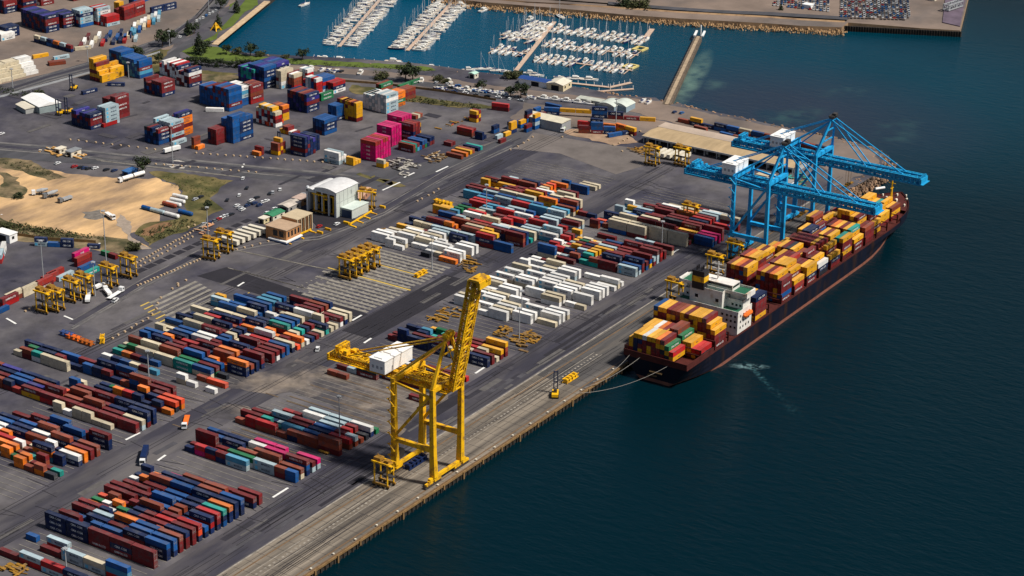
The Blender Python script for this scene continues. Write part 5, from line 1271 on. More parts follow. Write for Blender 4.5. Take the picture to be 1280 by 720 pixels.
# corner buildings across the water
shed('hut','white hut beside the far car park',1010,13,6,7,5,0,White,White,0,'hut',False); shed('hut','round pale tank hut on the far wharf',1166,2,5,5,5,0,OffW,OffW,0,'hut',False)

# ------------------------------------------------------------------ light masts
def mast(px0, py0, h, label):
    T = thing('light_mast', label, 'light mast', G(px0, py0), 0, 'tall yard light masts')
    mb = MB(); mb.tube((0,0,0),(0,0,h),0.35,8,0,0.18); put('pole', (mb, [GreyS]), T)
    mb = MB(); mb.b2(-.9,.9,-.9,.9,h-0.3,h+0.0)
    put('head_frame', (mb, [GreyS]), T)
    for i in range(4):
        mb = MB(); a = i*math.pi/2; mb.box((1.1*math.cos(a),1.1*math.sin(a),h-0.4),(0.5,0.5,0.4)); put('floodlight', (mb, [GreyS]), T)
for a in ((55,358,27,'light mast beside the red stacks at the left edge'),(133,330,32,'tall light mast at the sand track'),(119,370,20,'light mast between the parked straddle carriers'),(260,293,17,'light mast at the edge of the grass by the car park'),
          (425,558,26,'light mast over the pink and grey stacks'),(540,337,20,'light mast in the small reefer block'),(608,270,20,'light mast by the mixed stacks'),(728,237,0,''),(827,313,18,'light mast in the tall cream stacks'),(730,330,0,''),(649,425,18,'light mast at the quay end of the reefers'),
          (216,204,25,'light mast by the road below the grey stack'),(84,722,14,'light mast at the bottom edge of the picture'),(198,400,0,''),(652,398,16,'light mast among the large reefer stacks'),(770,152,16,'light mast by the blue and red containers'),
          (110,78,12,'light mast beside the highway at upper left'),(161,98,12,'lamp mast by the highway bend'),(212,58,12,'lamp mast among the highway trees'),(261,14,14,'lamp mast at the top of the highway'),(16,110,14,'lamp mast by the cream stacks'),(186,470,14,'light mast in the middle mixed stacks')):
    if a[2]: mast(*a)

# ------------------------------------------------------------------ concrete marker blocks along the roads
blk = MB(); blk.b2(-0.5,0.5,-0.5,0.5,0,0.8); blk_me = blk.mesh('marker_block', [mat('pale marker',(0.50,0.36,0.22),0.8,var=0.3,scale=0.5)])
def dots(px0, py0, px1, py1, n, where, jit=0.4):
    a, b = G(px0,py0), G(px1,py1)
    for i in range(n):
        p = a.lerp(b, i/(n-1)); o = put('marker_block', blk_me, None, (p.x+rnd.uniform(-jit,jit), p.y+rnd.uniform(-jit,jit), 0.1))
        tag(o, ordw(i+1)+' pale marker block from the left, row '+where, 'marker block', 'marker blocks '+where)
dots(172,358,250,325,20,'beside the left straddle carriers'); dots(30,390,50,381,4,'at the left edge of the yard',1); dots(168,331,245,288,22,'between the road and the dark pads'); dots(170,336,240,297,14,'along the dark pads')
dots(88,175,215,190,13,'below the grey stack'); dots(245,192,440,206,22,'below the orange stacks'); dots(185,205,320,216,14,'along the middle of the road')
dots(141,424,178,402,6,'at the end of the middle road'); dots(182,400,200,375,5,'beside the striped bays',2); dots(215,362,232,352,4,'by the dark asphalt',1.5)
dots(700,172,780,190,0+2,'beside the earth patch',2) ; dots(522,253,548,237,5,'at the head of the mixed stacks',1); dots(236,284,262,280,4,'at the grass corner',2); dots(275,318,345,300,8,'before the white trailers')
dots(640,188,668,172,5,'beside the jumbled blue stack',1.2); dots(768,182,800,165,7,'by the warehouse road',0.6)
# yellow guard frames
def guard(a, b, n, label):
    p, q = G(*a), G(*b); T = thing('guard_rail', label, 'guard rail', p); d = (q-p)
    mb = MB(); mb.beam((0,0,1.1),(d.x,d.y,1.1),0.8,0.8); put('rail', (mb, [Yel]), T)
    for i in range(n):
        mb = MB(); c = d*(i/(n-1)); mb.beam((c.x,c.y,0),(c.x,c.y,1.6),0.8); mb.beam((c.x-0.5,c.y,0.45),(c.x-1.0,c.y-5,0.35),1.0,0.6); put('post', (mb, [Yel]), T)
guard((357,303),(388,289),3,'yellow guard rail before the timber office'); guard((438,282),(464,266),4,'yellow guard rail along the workshop annex')
for (px,py,l) in ((400,292,'nearest the office'),(410,288,'in the middle'),(433,280,'beside the annex'),(478,260,'past the workshop')):
    T = thing('guard_post','single yellow guard post '+l,'guard post',G(px,py)); mb = MB(); mb.box((0,0,0.8),(1.1,4,1.4),0); put('post',(mb,[Yel]),T)
# low walls / fence along the boat yard
def fence(pts, label, m, h=1.8, sp=6):
    T = thing('fence', label, 'fence', G(*pts[0])); mb = MB(); L = T.location
    P = [G(*p)-L for p in pts]
    for a, b in zip(P, P[1:]): mb.beam((a.x,a.y,h/2),(b.x,b.y,h/2),0.15,h)
    put('panel', (mb, [m]), T)
fence([(330,104),(400,100),(480,106),(560,116),(620,126)],'long low fence between the container yard and the boat yard',timber,1.6)
fence([(0,122),(60,106),(140,84),(200,66)],'wire fence beside the highway at upper left',GreyS,1.4)
fence([(0,292),(60,300),(120,304)],'fence between the sand pit and the left container pad',timber,1.8)

shed('gatehouse','small white gate hut with a grey canopy above the sand pit',92,194,9,5,3.5,0,OffW,mat('canopy grey',(0.22,0.23,0.24),0.7),0,'gatehouse')
shed('gatehouse','cream gate hut beside the grey-canopied one',76,191,6,4,3.2,0,OffW,OffW,0,'gatehouse')
shed('shed','low blue shed beside the lone dark tree',163,218,9,5,3,0,mat('shed blue',(0.03,0.10,0.28),0.7),mat('shed blue roof',(0.04,0.13,0.32),0.7),0)
# ------------------------------------------------------------------ trees and bushes
leafA = mat('dark leaves', (0.022,0.034,0.012), 0.8, var=0.5, scale=0.8, islands=0.5)
leafB = mat('olive leaves', (0.05,0.055,0.018), 0.8, var=0.5, scale=0.8, islands=0.5)
bark = mat('bark', (0.08,0.055,0.04), 0.9)
def crown(seed, kind):
    r2 = random.Random(seed); mb = MB()
    clumps = []
    if kind == 'cone':
        for i in range(26):
            z = 0.12+0.88*i/25; r = 0.27*(1-z)**0.8+0.03; a = r2.uniform(0,6.28); clumps.append((r*.55*math.cos(a),r*.55*math.sin(a),z,r*.75))
    else:
        for i in range(22):
            a = r2.uniform(0,6.28); r = r2.uniform(0.05,0.36); z = 0.62+r2.uniform(-.28,.26)*(1-r*1.2); clumps.append((r*math.cos(a),r*math.sin(a),z,r2.uniform(.10,.19)))
    for (cx,cy,cz,cr) in clumps:
        for j in range(26):
            u = r2.uniform(-1,1); t = r2.uniform(0,6.28); k = cr*r2.uniform(0.5,1.08); s = math.sqrt(1-u*u)
            p = Vector((cx+k*s*math.cos(t), cy+k*s*math.sin(t), cz+k*u)); n = Vector((s*math.cos(t)+r2.uniform(-.6,.6), s*math.sin(t)+r2.uniform(-.6,.6), u+r2.uniform(-.4,.6))).normalized()
            a1 = n.orthogonal().normalized(); b1 = n.cross(a1); w_ = cr*r2.uniform(.22,.42); th = r2.uniform(0,6.28); a2 = a1*math.cos(th)+b1*math.sin(th); b2_ = n.cross(a2)
            mb.add([p-a2*w_, p-b2_*w_*.7, p+a2*w_, p+b2_*w_*.7], [(0,1,2,3)])
    return mb
cr_me = {}
for k in ('round','cone','bush'):
    for s in range(3):
        mb = crown(s+10*len(k), 'cone' if k == 'cone' else 'round')
        if k == 'bush': mb.v = [(v[0]*1.5, v[1]*1.5, (v[2]-0.3)*1.25) for v in mb.v]
        cr_me[k,s] = mb.mesh('crown', [leafB if k == 'bush' and s else leafA])
mb = MB(); mb.tube((0,0,-0.02),(0.01,0,0.5),0.035,6,0,0.018); 
for a in range(4): mb.tube((0.01,0,0.35),(0.2*math.cos(a*1.6),0.2*math.sin(a*1.6),0.62),0.014,5,0,0.006)
tr_me = mb.mesh('trunk', [bark])
TR = [(203,58,13,'round','broad dark tree beside the highway'),(213,55,12,'round','dark tree right of the broad highway tree'),(235,44,12,'cone','dark conical tree by the parked cars'),(243,42,9,'round','round tree beside the conical tree by the cars'),
 (249,68,17,'cone','tall conical tree at the road bend'),(256,66,11,'round','round tree beside the tall conical tree'),(199,79,8,'round','small round tree on the grass verge'),(296,16,11,'cone','slim cypress on the lawn by the ramp'),(273,36,12,'cone','slim cypress by the yellow boat ramp'),(276,11,10,'round','tree at the top of the highway'),
 (166,66,7,'bush','scrubby tree at the highway edge'),(172,68,7,'bush','second scrubby tree at the highway edge'),(283,68,8,'round','small tree on the shore lawn, leftmost'),(297,68,7,'bush','low bush on the shore lawn'),(313,70,11,'round','round tree on the shore lawn'),(325,70,6,'bush','low bush right of the lawn tree'),
 (357,74,5,'bush','tiny bush on the marina shore'),(378,75,10,'round','dark round tree on the marina shore'),(477,99,8,'bush','dark bush in the boat yard'),(507,101,14,'round','broad dark tree in the boat yard, left crown'),(516,102,14,'round','broad dark tree in the boat yard, right crown'),
 (548,101,6,'bush','olive bush near the marina kiosk'),(556,104,5,'bush','small olive bush near the kiosk'),(601,108,6,'bush','dark bush between parked boats'),(638,98,8,'bush','palm-like bush at the pontoon head'),(646,97,7,'bush','olive bush at the pontoon head'),
 (638,121,9,'round','dark tree left of the boat row'),(651,123,12,'round','large dark tree left of the boat row'),(178,217,12,'round','lone dark tree beside the tanker truck'),(779,10,10,'bush','dark tree on the far shore, left'),(790,11,10,'bush','dark tree on the far shore, middle'),(803,12,11,'bush','dark tree on the far shore, right'),
 (976,16,8,'cone','small dark tree by the far car park'),(260,262,6,'round','tree by the car park corner'),(167,313,7,'bush','dark bush at the sand track'),(118,262,0,'',''),(24,248,5,'bush','dark bush on the sand heap'),(10,285,6,'bush','scrub bush at the edge of the sand pit'),(48,118,5,'bush','dark bush left of the forklifts'),(52,119,4,'bush','small bush by the canopy'),
 (338,290,6,'bush','dark bush beside the timber office')]
first = {}
n_ = 0
for (px,py,h,k,lab) in TR:
    if not h: continue
    n_ += 1
    T = thing('bush' if k == 'bush' else ('conifer' if k == 'cone' else 'tree'), lab, 'bush' if k == 'bush' else 'tree', G(px,py), rnd.uniform(0,6.28), 'trees around the port'); T.scale = (h*(1.15 if k != 'cone' else 1),h*(1.15 if k != 'cone' else 1),h)
    put('crown', cr_me[k,n_%3], T)
    if k != 'bush': put('trunk', tr_me, T)
    else: put('stem', tr_me, T)
for i in range(24):
    px = 218+i*4.8+rnd.uniform(-1,1); py = 80+(px-218)*0.055+rnd.uniform(-1,1.5); k = 'cone' if i % 5 == 1 else 'round'; h = rnd.uniform(4.5,7.5)
    T = thing('hedge_tree', ordw(i+1)+' tree from the left in the hedge above the container yard', 'hedge tree', G(px,py), rnd.uniform(0,6.28), 'hedge trees'); T.scale = (h*1.2,h*1.2,h)
    put('crown', cr_me[k,i%3], T); put('trunk', tr_me, T)
# low scrub: many small tufts, one mesh
def scrub_patch(pts, n, label, hmin=0.5, hmax=1.6, m=leafB, seed=1):
    r2 = random.Random(seed); P = [G(*p) for p in pts]; mb = MB()
    for i in range(n):
        u, v = r2.random(), r2.random(); p = (P[0]*(1-u)+P[1]*u)*(1-v)+(P[3]*(1-u)+P[2]*u)*v; h = r2.uniform(hmin,hmax)
        for j in range(9):
            q = p+Vector((r2.uniform(-h,h)*.8,r2.uniform(-h,h)*.8,0.15+r2.random()*h)); a2 = Vector((r2.uniform(-1,1),r2.uniform(-1,1),r2.uniform(-.5,.5))).normalized()*h*.35; b2_ = Vector((r2.uniform(-1,1),r2.uniform(-1,1),r2.uniform(-.5,1))).normalized()*h*.3
            mb.add([q-a2,q-b2_,q+a2,q+b2_],[(0,1,2,3)])
    tag(put('scrub', (mb, [m])), label, 'scrub', kind='stuff')
scrub_patch(((0,278),(0,292),(140,300),(60,288)),220,'dry scrub along the lower edge of the sand pit',0.6,2.0)
scrub_patch(((190,218),(285,226),(262,248),(228,240)),160,'grass tufts right of the sand pit',0.3,0.9,mat('dry green tufts',(0.09,0.10,0.025),0.9,var=0.4),2)
scrub_patch(((186,305),(170,292),(230,275),(250,280)),160,'dark scrub below the parked tanks',0.5,1.6,leafB,3)
scrub_patch(((470,122),(480,118),(600,132),(600,138)),160,'scrub on the bank above the upper yard',0.6,2.0,leafB,4)
scrub_patch(((0,203),(30,203),(84,222),(60,226)),90,'scrub on the upper edge of the sand pit',0.4,1.2,leafB,5)
scrub_patch(((290,72),(290,76),(540,90),(540,87)),160,'bushes along the marina shore',0.4,1.3,leafB,6)
scrub_patch(((0,118),(0,110),(46,118),(40,122)),70,'dark scrub by the left lamp mast',0.6,1.8,leafA,7)
# ------------------------------------------------------------------ cars
PC = {'white':(0.75,0.75,0.74),'black':(0.02,0.02,0.025),'silver':(0.42,0.43,0.45),'navy':(0.02,0.04,0.12),'red':(0.40,0.02,0.02),'grey':(0.14,0.15,0.16),'blue':(0.03,0.14,0.38)}
pm = {k: mat(k+' car paint', c, 0.3, var=0.04, spec=0.5) for k, c in PC.items()}
def car_shell():
    mb = MB(); mb.box((0,0,0.62),(4.4,1.78,0.62))
    V = [(-2.0,-.82,.93),(1.25,-.82,.93),(1.25,.82,.93),(-2.0,.82,.93),(-1.55,-.68,1.45),(0.45,-.68,1.45),(0.45,.68,1.45),(-1.55,.68,1.45)]
    mb.add([V[4],V[5],V[6],V[7]],[(0,1,2,3)]); mb.add([(v[0]*.995,v[1]*.995,v[2]-.02) for v in V[4:]]+V[:4],[(3,2,1,0)])
    return mb, V
def car_glass(V):
    g = MB(); g.add(V, [(0,1,5,4),(1,2,6,5),(2,3,7,6),(3,0,4,7)]); return g
sh, V_ = car_shell(); car_me = {k: car_shell()[0].mesh('car_body', [pm[k]]) for k in PC}; gl_me = car_glass(V_).mesh('car_glass', [Glass])
mb = MB(); mb.tube((0,-.1,0.32),(0,.1,0.32),0.33,10); wh_me = mb.mesh('car_wheel', [Black])
def car(px, py, k, rz, label, h=0.12, van=False):
    T = thing('van' if van else 'car', label, 'van' if van else 'car', G(px,py,h), R_(rz), 'parked cars')
    b = put('body', car_me[k], T); g = put('window', gl_me, T)
    for x in (-1.35,1.35):
        for y in (-.85,.85): put('wheel', wh_me, T, (x,y,0))
    if van: T.scale = (1.15,1.1,1.4)
    return T
words = {'white':'white','black':'black','silver':'silver','navy':'navy blue','red':'red','grey':'grey','blue':'blue'}
cars = [(303.6,224,'white',30,'alone at the top edge of the car park'),(308.5,236,'black',30,'at the upper left of the car park'),(350,238,'white',35,'farthest right in the upper car park'),(337,243,'black',35,'beside another in the upper car park'),(341,241.5,'silver',35,'close to the black one in the upper car park'),(299,245,'white',30,'alone in the middle of the car park'),(284,251,'black',30,'alone at the left of the car park'),
 (321,248,'black',0,'top of the dense group'),(314,251.5,'white',0,'left of the dense group'),(328.5,253.5,'white',0,'right side of the dense group'),(324,257.5,'navy',0,'lower right in the dense group'),(309,258,'navy',0,'lower middle of the dense group'),(318,255,'navy',0,'centre of the dense group'),(311,256,'black',0,'beside the navy one in the dense group'),(333,252,'white',0,'end of the dense group'),(296,258,'white',0,'front left of the car park group'),(303,263,'white',0,'front of the car park group'),(300,261,'silver',0,'between the two white ones in front'),
 (281,271,'white',0,'by the grass, right one of the kerb row'),(289,269,'black',0,'right end of the kerb row'),(285,270,'silver',0,'second from the right in the kerb row'),(273.5,275,'red',0,'in the kerb row'),(269,277,'grey',0,'in the middle of the kerb row'),(264,279,'navy',0,'dark one in the kerb row by the grass'),(255,281,'silver',0,'left end of the kerb row'),(277,273,'white',0,'beside the red one in the kerb row'),
 (360,256,'white',0,'between the sheds and the car park'),(343,262,'white',0,'behind the green-roofed hut, right'),(334,267,'white',0,'behind the green-roofed hut, left'),(363,253,'silver',0,'beside the low shed'),(374,246,'white',0,'near the brown hut'),(378,244,'silver',0,'right of the brown hut'),(305,286,'white',0,'at the road beside the white trailers'),(311,287,'navy',0,'next to the white one by the trailers'),(303,288.5,'silver',0,'in front of the white one by the trailers'),
 (399,284,'red',0,'on the dark patch before the workshop'),(421,281,'white',0,'on the dark patch by the annex'),(72,205,'white',0,'on the road above the sand pit'),(93,209,'red',-10,'left in the row above the sand pit'),(101,210,'black',-10,'second in the row above the sand pit'),(106,211,'navy',-10,'third in the row above the sand pit'),(111,211.5,'black',-10,'fourth in the row above the sand pit'),(119,211,'white',-10,'right end of the row above the sand pit'),(133,213,'black',-10,'left of the dark pair by the lone tree'),(143,214,'navy',-10,'right of the dark pair by the lone tree'),
 (2,168,'white',0,'at the left edge of the upper yard'),(244,250,'silver',0,'on the grass beside the tanks'),(251,247,'black',0,'on the grass behind the tanks'),(246,27,'white',35,'in the highway lay-by, lowest'),(250,25,'silver',35,'in the highway lay-by, second'),(254,23,'white',35,'in the highway lay-by, third'),(258,20,'blue',35,'blue one in the highway lay-by'),(262,18,'white',35,'in the highway lay-by, fifth'),(266,16,'white',35,'in the highway lay-by, sixth'),(270,14,'silver',35,'in the highway lay-by, seventh'),
 (225,47,'white',30,'under the trees by the highway'),(422,90,'navy',5,'dark one in the boat yard'),(427,90,'black',5,'right of the navy one in the boat yard'),(414,90,'silver',5,'left of the navy one in the boat yard'),(390,88,'silver',10,'left end of the boat yard'),(843,141,'navy',0,'near the foot of the breakwater, left'),(852,142,'blue',0,'near the foot of the breakwater, right')]
for (px,py,k,rz,l) in cars: car(px,py,k,rz+rnd.uniform(-4,4),words[k]+' car '+l)
car(397,438,'white',33,'white van driving on the road beside the mixed stacks',0.1,True)
for i in range(26):
    px = 545+i*4.6; py = 108+i*0.62+(i%3)*4-4; k = rnd.choice(['white','white','silver','grey','navy','black','blue'])
    if 505 < px < 520: continue
    car(px, py, k, rnd.choice([10,95])+rnd.uniform(-8,8), f"{words[k]} car, {ordw(i+1)} from the left on the marina shore road")
# far car park: the nearer rows one by one, the rest as one mass
def far_box(mb, x, y, a, mi):
    mb.box((x,y,0.75),(4.3,1.75,0.8),a,mi); c, s = math.cos(a), math.sin(a); mb.box((x-.2*c,y-.2*s,1.35),(2.3,1.5,0.5),a,len(FK))
FK = ['white','white','silver','blue','navy','grey','white','red']; fm = [pm[k] for k in FK]+[Glass]
far_me = []
for i in range(len(FK)):
    mb = MB(); far_box(mb,0,0,0,i); far_me.append(mb.mesh('far_car', fm))
A_, B_ = G(1052,22,2.3), G(1146,25,2.3); C_ = G(1052,-4,2.3); ux = (B_-A_).normalized(); vy = (C_-A_).normalized()
lenu = (B_-A_).length; rest = MB(); nfar = 0; ang = math.atan2(vy.y, vy.x)
nv = int((C_-A_).length/6.2); nu = int(lenu/2.9)
for j in range(nv):
    if j % 3 == 2 and False: continue
    for i in range(nu):
        if rnd.random() < 0.07: continue
        p = A_+ux*(i*2.9+rnd.uniform(-.3,.3))+vy*(j*6.2+3+rnd.uniform(-.4,.4)); ki = rnd.randrange(len(FK))
        if nfar < 170:
            o = put('parked_car', far_me[ki], None, (p.x,p.y,2.35), ang+rnd.uniform(-.05,.05)); nfar += 1
            tag(o, f"{words[FK[ki]]} car, {ordw(i+1) if i < 90 else 'last'} from the left in the {ordw(j+1)} row of the far wharf", 'car', 'cars in the far wharf car park')
        else: far_box(rest, p.x, p.y, ang, ki)
A_, B_ = G(968,6,2.3), G(1040,14,2.3); ux2 = (B_-A_).normalized(); L2 = (B_-A_).length
for j in range(6):
    for i in range(int(L2/2.9)):
        if rnd.random() < 0.1: continue
        p = A_+ux2*(i*2.9)+vy*(j*6.4-2); far_box(rest, p.x, p.y, ang, rnd.randrange(len(FK)))
rest.v = [(v[0],v[1],v[2]+2.35-(0 if True else 0)) if i >= 0 else v for i, v in enumerate(rest.v)]
tag(put('parked_cars', (rest, fm)), 'crowded rows of small cars in the far wharf car park', 'cars', kind='stuff')

# ------------------------------------------------------------------ trucks and machines
def truck(px, py, rz, cabk, kind, label, body=None, cat='truck', h=0.12):
    T = thing('truck', label, cat, G(px,py,h), R_(rz))
    mb = MB(); mb.b2(3.6,5.8,-1.2,1.2,0.7,3.2); c = put('cab', (mb, [pm[cabk] if cabk in pm else OrangeP]), T)
    mb = MB(); mb.b2(5.8,5.85,-1.05,1.05,1.9,2.9); mb.b2(4.3,5.3,-1.25,-1.2,1.9,2.8); put('window', (mb, [Glass]), c)
    L = {'tanker':-14,'semi':-9,'mixer':-4.5,'flat':-8,'tip':-4}[kind]
    mb = MB(); mb.b2(L,5.4,-0.6,0.6,0.6,1.0); put('chassis', (mb, [DarkS]), T)
    for x in ([4.6,1.2,-0.2]+([L+1.6,L+3.0] if L < -5 else [-2.8])):
        for y in (-1,1):
            mb = MB(); mb.tube((x,y-.2,0.5),(x,y+.2,0.5),0.5,10); put('wheel', (mb, [Black]), T)
    mb = MB()
    if kind == 'tanker': mb.tube((3,0,2.2),(-4.6,0,2.2),1.25,12); mb.tube((-5.6,0,2.2),(-13.6,0,2.2),1.25,12); nm = 'tank'
    elif kind == 'mixer': mb.tube((3,0,2.4),(-0.5,0,2.7),0.9,10,0,1.3); mb.tube((-0.5,0,2.7),(-4,0,3.3),1.3,10,0,0.6); nm = 'drum'
    elif kind == 'semi': mb.b2(L,3.2,-1.25,1.25,1.1,3.8); nm = 'trailer_box'
    elif kind == 'flat': mb.b2(L,3.2,-1.25,1.25,1.1,1.35); nm = 'flatbed'
    else: mb.b2(L,3.0,-1.25,1.25,1.1,2.4); nm = 'tipper_body'
    put(nm, (mb, [body or White]), T)
    return T
truck(158,226,170,'white','tanker','white tanker truck with a second tank trailer at the top of the sand pit')
truck(52,243,140,'white','mixer','white-cab concrete mixer truck on the sand, left one',GreyS); truck(65,246,160,'grey','mixer','grey concrete mixer truck on the sand, middle one',GreyS); truck(83,251,175,'grey','tip','grey tipper truck on the sand, right one',GreyS)
truck(137,272,250,'white','tip','small white truck driving on the sand pit track',White); truck(232,531,215,'white','flat','white-cab truck with an orange load at the road crossing',OrangeP); truck(180,576,215,'white','semi','white-cab truck beside the navy containers at the stack corner',mat('truck navy',CC['n'][1],0.5))
truck(125,360,0,'silver','tip','pale truck in front of the left straddle carriers',White); truck(110,376,40,'white','tip','white truck by the roadside marker blocks, left one'); truck(135,368,60,'white','tip','white truck by the roadside marker blocks, middle one'); truck(146,369,10,'white','flat','white truck by the roadside marker blocks, right one')
car(144,377,'white',15,'white van on the road below the three white trucks',0.1,True)
truck(705,163,200,'white','tanker','pale green tanker truck in front of the grey warehouse',mat('pale green tank',(0.5,0.58,0.45),0.5)); truck(286,345,0,'silver','flat','',None) if False else None
truck(345,206,10,'white','flat','white flat truck by the road',None) if False else None
truck(280,336,0,'white','flat','x') if False else None
# white trailers beside the office
for i in range(6):
    g = G(298+i*7.0, 309-i*3.0); T = thing('trailer', ordw(i+1)+' white-roofed trailer from the left beside the timber office', 'trailer', (g.x,g.y,0.1), 0, 'white trailers beside the office')
    mb = MB(); mb.b2(-1.25,1.25,0,13,1.2,3.8); put('box', (mb, [OffW]), T)
    for y in (1.5,10.5,11.8):
        for x in (-1,1):
            mb = MB(); mb.tube((x-.2,y,0.5),(x+.2,y,0.5),0.5,8); put('wheel', (mb, [Black]), T)
# white rolls / trailers at the long shed
for i in range(5):
    g = G(820+i*7.5, 198+i*1.2); T = thing('trailer', ordw(i+1)+' cream trailer from the left before the long shed', 'trailer', (g.x,g.y,0.1), 0, 'cream trailers before the long shed')
    mb = MB(); mb.b2(0,12,-1.25,1.25,1.2,3.6); put('box', (mb, [OffW]), T)
    for x in (1.5,10.5):
        for y in (-1,1):
            mb = MB(); mb.tube((x,y-.2,0.5),(x,y+.2,0.5),0.5,8); put('wheel', (mb, [Black]), T)
# white container chassis lying across the road
T = thing('trailer','long white trailer beside the road below the grey stack','trailer',G(215,190,0.1),R_(-14)); mb = MB(); mb.b2(-6,6,-1.2,1.2,1.2,3.4); put('box',(mb,[White]),T)
for x in (-4.5,4.5):
    mb = MB(); mb.tube((x,-1,.5),(x,1,.5),.5,8); put('wheel_axle',(mb,[Black]),T)
# tanks lying on the sand
for (px,py,k,rz,l) in ((186,263,'b',-20,'blue tank at the left end of the tank group'),(197,266,'s',-20,'pale tank beside the blue one'),(215,271,'w',-20,'dirty white tank in front'),(212,258,'e',-20,'brown tank in the middle'),(232,268,'b',-20,'blue tank at the right'),(222,253,'w',-15,'white pipe on top of the group'),(225,248,'w',-15,'second white pipe'),(217,257,'w',-15,'third white pipe')):
    T = thing('tank', l+' lying beside the sand pit', 'tank', G(px,py,0.1), R_(rz-70)); mb = MB(); mb.tube((-5,0,1.3),(5,0,1.3),1.25,12); mb.tube((-5.5,0,1.3),(-5,0,1.3),0.7,12,0,1.25); mb.tube((5,0,1.3),(5.5,0,1.3),1.25,12,0,0.7); put('shell', (mb, [CM[k]]), T)
    mb = MB()
    for x in (-3.4,3.4): mb.b2(x-.2,x+.2,-1.2,1.2,0,0.7)
    put('cradle', (mb, [DarkS]), T)
# reach stackers / forklifts with tall masts
def reach(px, py, rz, label):
    T = thing('reach_stacker', label, 'reach stacker', G(px,py,0.12), R_(rz))
    mb = MB(); mb.b2(-3.5,3,-1.6,1.6,0.9,2.3); put('body', (mb, [Yel]), T)
    mb = MB(); mb.b2(-1.2,0.6,-.8,.8,2.3,4); put('cab', (mb, [DarkS]), T)
    mb = MB()
    for y in (-.9,.9): mb.beam((3.4,y,0.4),(3.4,y,12),0.55)
    mb.box((3.5,0,11.5),(0.5,2.2,0.5)); mb.box((3.5,0,6),(0.5,2.2,0.5)); put('mast', (mb, [mat('mast navy',(0.03,0.04,0.08),0.6)]), T)
    for x in (-2.5,2.2):
        for y in (-1.5,1.5):
            mb = MB(); mb.tube((x,y-.4,.9),(x,y+.4,.9),.9,10); put('wheel', (mb, [Black]), T)
reach(92,112,200,'yellow reach stacker with a tall dark mast behind the navy container'); reach(75,143,200,'yellow forklift with a tall mast beside the white canopy, left one'); reach(86,141,200,'yellow forklift with a tall mast beside the navy stack, right one'); reach(345,188,0,'yellow forklift among the orange containers by the road')
reach(694,495,30,'dark forklift standing on the quay apron near the lifting frame')
truck(300,178,0,'white','flat','') if False else None
# small persons and barrels: none can be made out
# ------------------------------------------------------------------ marina
WZ = -3.5
hull_w = mat('white boat hull', (0.80,0.80,0.78), 0.35, var=0.06, spec=0.5)
cover_n = mat('navy boat cover', (0.015,0.03,0.12), 0.7); cabin_m = mat('boat cabin', (0.70,0.68,0.63), 0.4, var=0.1); teak = mat('boat deck', (0.52,0.45,0.35), 0.7, var=0.15)
alu = mat('mast alloy', (0.55,0.57,0.58), 0.4)
plank = mat('pontoon planks', (0.50,0.36,0.27), 0.9, var=0.2, scale=0.4)
def hull_mesh(L, B, H, m):
    mb = MB(); st_ = [(-.5,.36),(-.3,.47),(0,.5),(.2,.44),(.36,.27),(.5,.015)]; V = []
    for (x,b) in st_:
        for s in (-1,1): V += [(x*L,s*b*B,H*(1+max(0,x)*.35)),(x*L*.94,s*b*B*.75,0.0)]
    # per station: [-top,-bot,+top,+bot]
    Fs = []
    for i in range(5):
        a, b = 4*i, 4*(i+1); Fs += [(a+1,b+1,b,a),(a+2,b+2,b+3,a+3)]
    Fs.append((0,2,3,1)); mb.add(V, Fs, 0)
    mb.add([(x*L*.96,-b*B*.86,H*(1+max(0,x)*.35)+.01) for x,b in st_]+[(x*L*.96,b*B*.86,H*(1+max(0,x)*.35)+.01) for x,b in st_[::-1]], [tuple(range(12))], 1)
    V2 = [v for i,v in enumerate(V) if i%4 in (0,)]+[v for i,v in enumerate(V) if i%4 == 2][::-1]
    mb.add([(v[0],v[1],v[2]) for v in V2],[tuple(range(12))],0)
    return mb.mesh('boat_hull', m)
kinds = []
for (L,B,typ) in ((11,3.4,'sail'),(13,3.9,'sail'),(10,3.4,'motor'),(13,4.3,'motor'),(8,2.8,'open')):
    h = hull_mesh(L,B,1.25,[hull_w, teak]); hn = hull_mesh(L,B,1.25,[cover_n, teak])
    cb = MB()
    if typ == 'motor':
        cb.b2(-L*.22,L*.16,-B*.34,B*.34,1.25,2.5,0); cb.b2(-L*.20,L*.08,-B*.28,B*.28,2.5,3.1,0); cb.b2(-L*.223,L*.163,-B*.343,B*.343,1.9,2.3,1)
    elif typ == 'sail': cb.b2(-L*.12,L*.22,-B*.26,B*.26,1.25,1.85,0); cb.b2(-L*.34,L*.02,-.22,.22,2.3,2.75,2)
    else: cb.b2(-L*.1,L*.12,-B*.3,B*.3,1.25,1.9,0); cb.b2(-L*.4,-L*.12,-B*.3,B*.3,1.3,1.6,2)
    c = cb.mesh('boat_cabin', [cabin_m, Glass, cover_n])
    m = None
    if typ == 'sail':
        mm = MB(); mm.tube((L*.06,0,1.2),(L*.06,0,L*1.25),0.13,6); mm.beam((L*.06,0,2.3),(-L*.34,0,2.3),.14); mm.tube((L*.48,0,1.5),(L*.06,0,L*1.2),0.05,4); m = mm.mesh('boat_mast',[alu])
    kinds.append((h,c,m,typ,hn))
BN = {'sail':'white sailing boat with a mast','motor':'white motor cruiser','open':'small white open boat'}
def boat(x, y, a, k, where, z=WZ+0.15, group='boats in the marina'):
    h,c,m,typ,hn = kinds[k]; navy = rnd.random() < .09
    if navy: h = hn
    T = thing('sailing_boat' if typ == 'sail' else 'motor_boat', (BN[typ].replace('white','navy-hulled') if navy else BN[typ])+' '+where, 'boat', (x,y,z), a, group)
    put('hull', h, T); put('cabin', c, T)
    if m: put('mast', m, T)
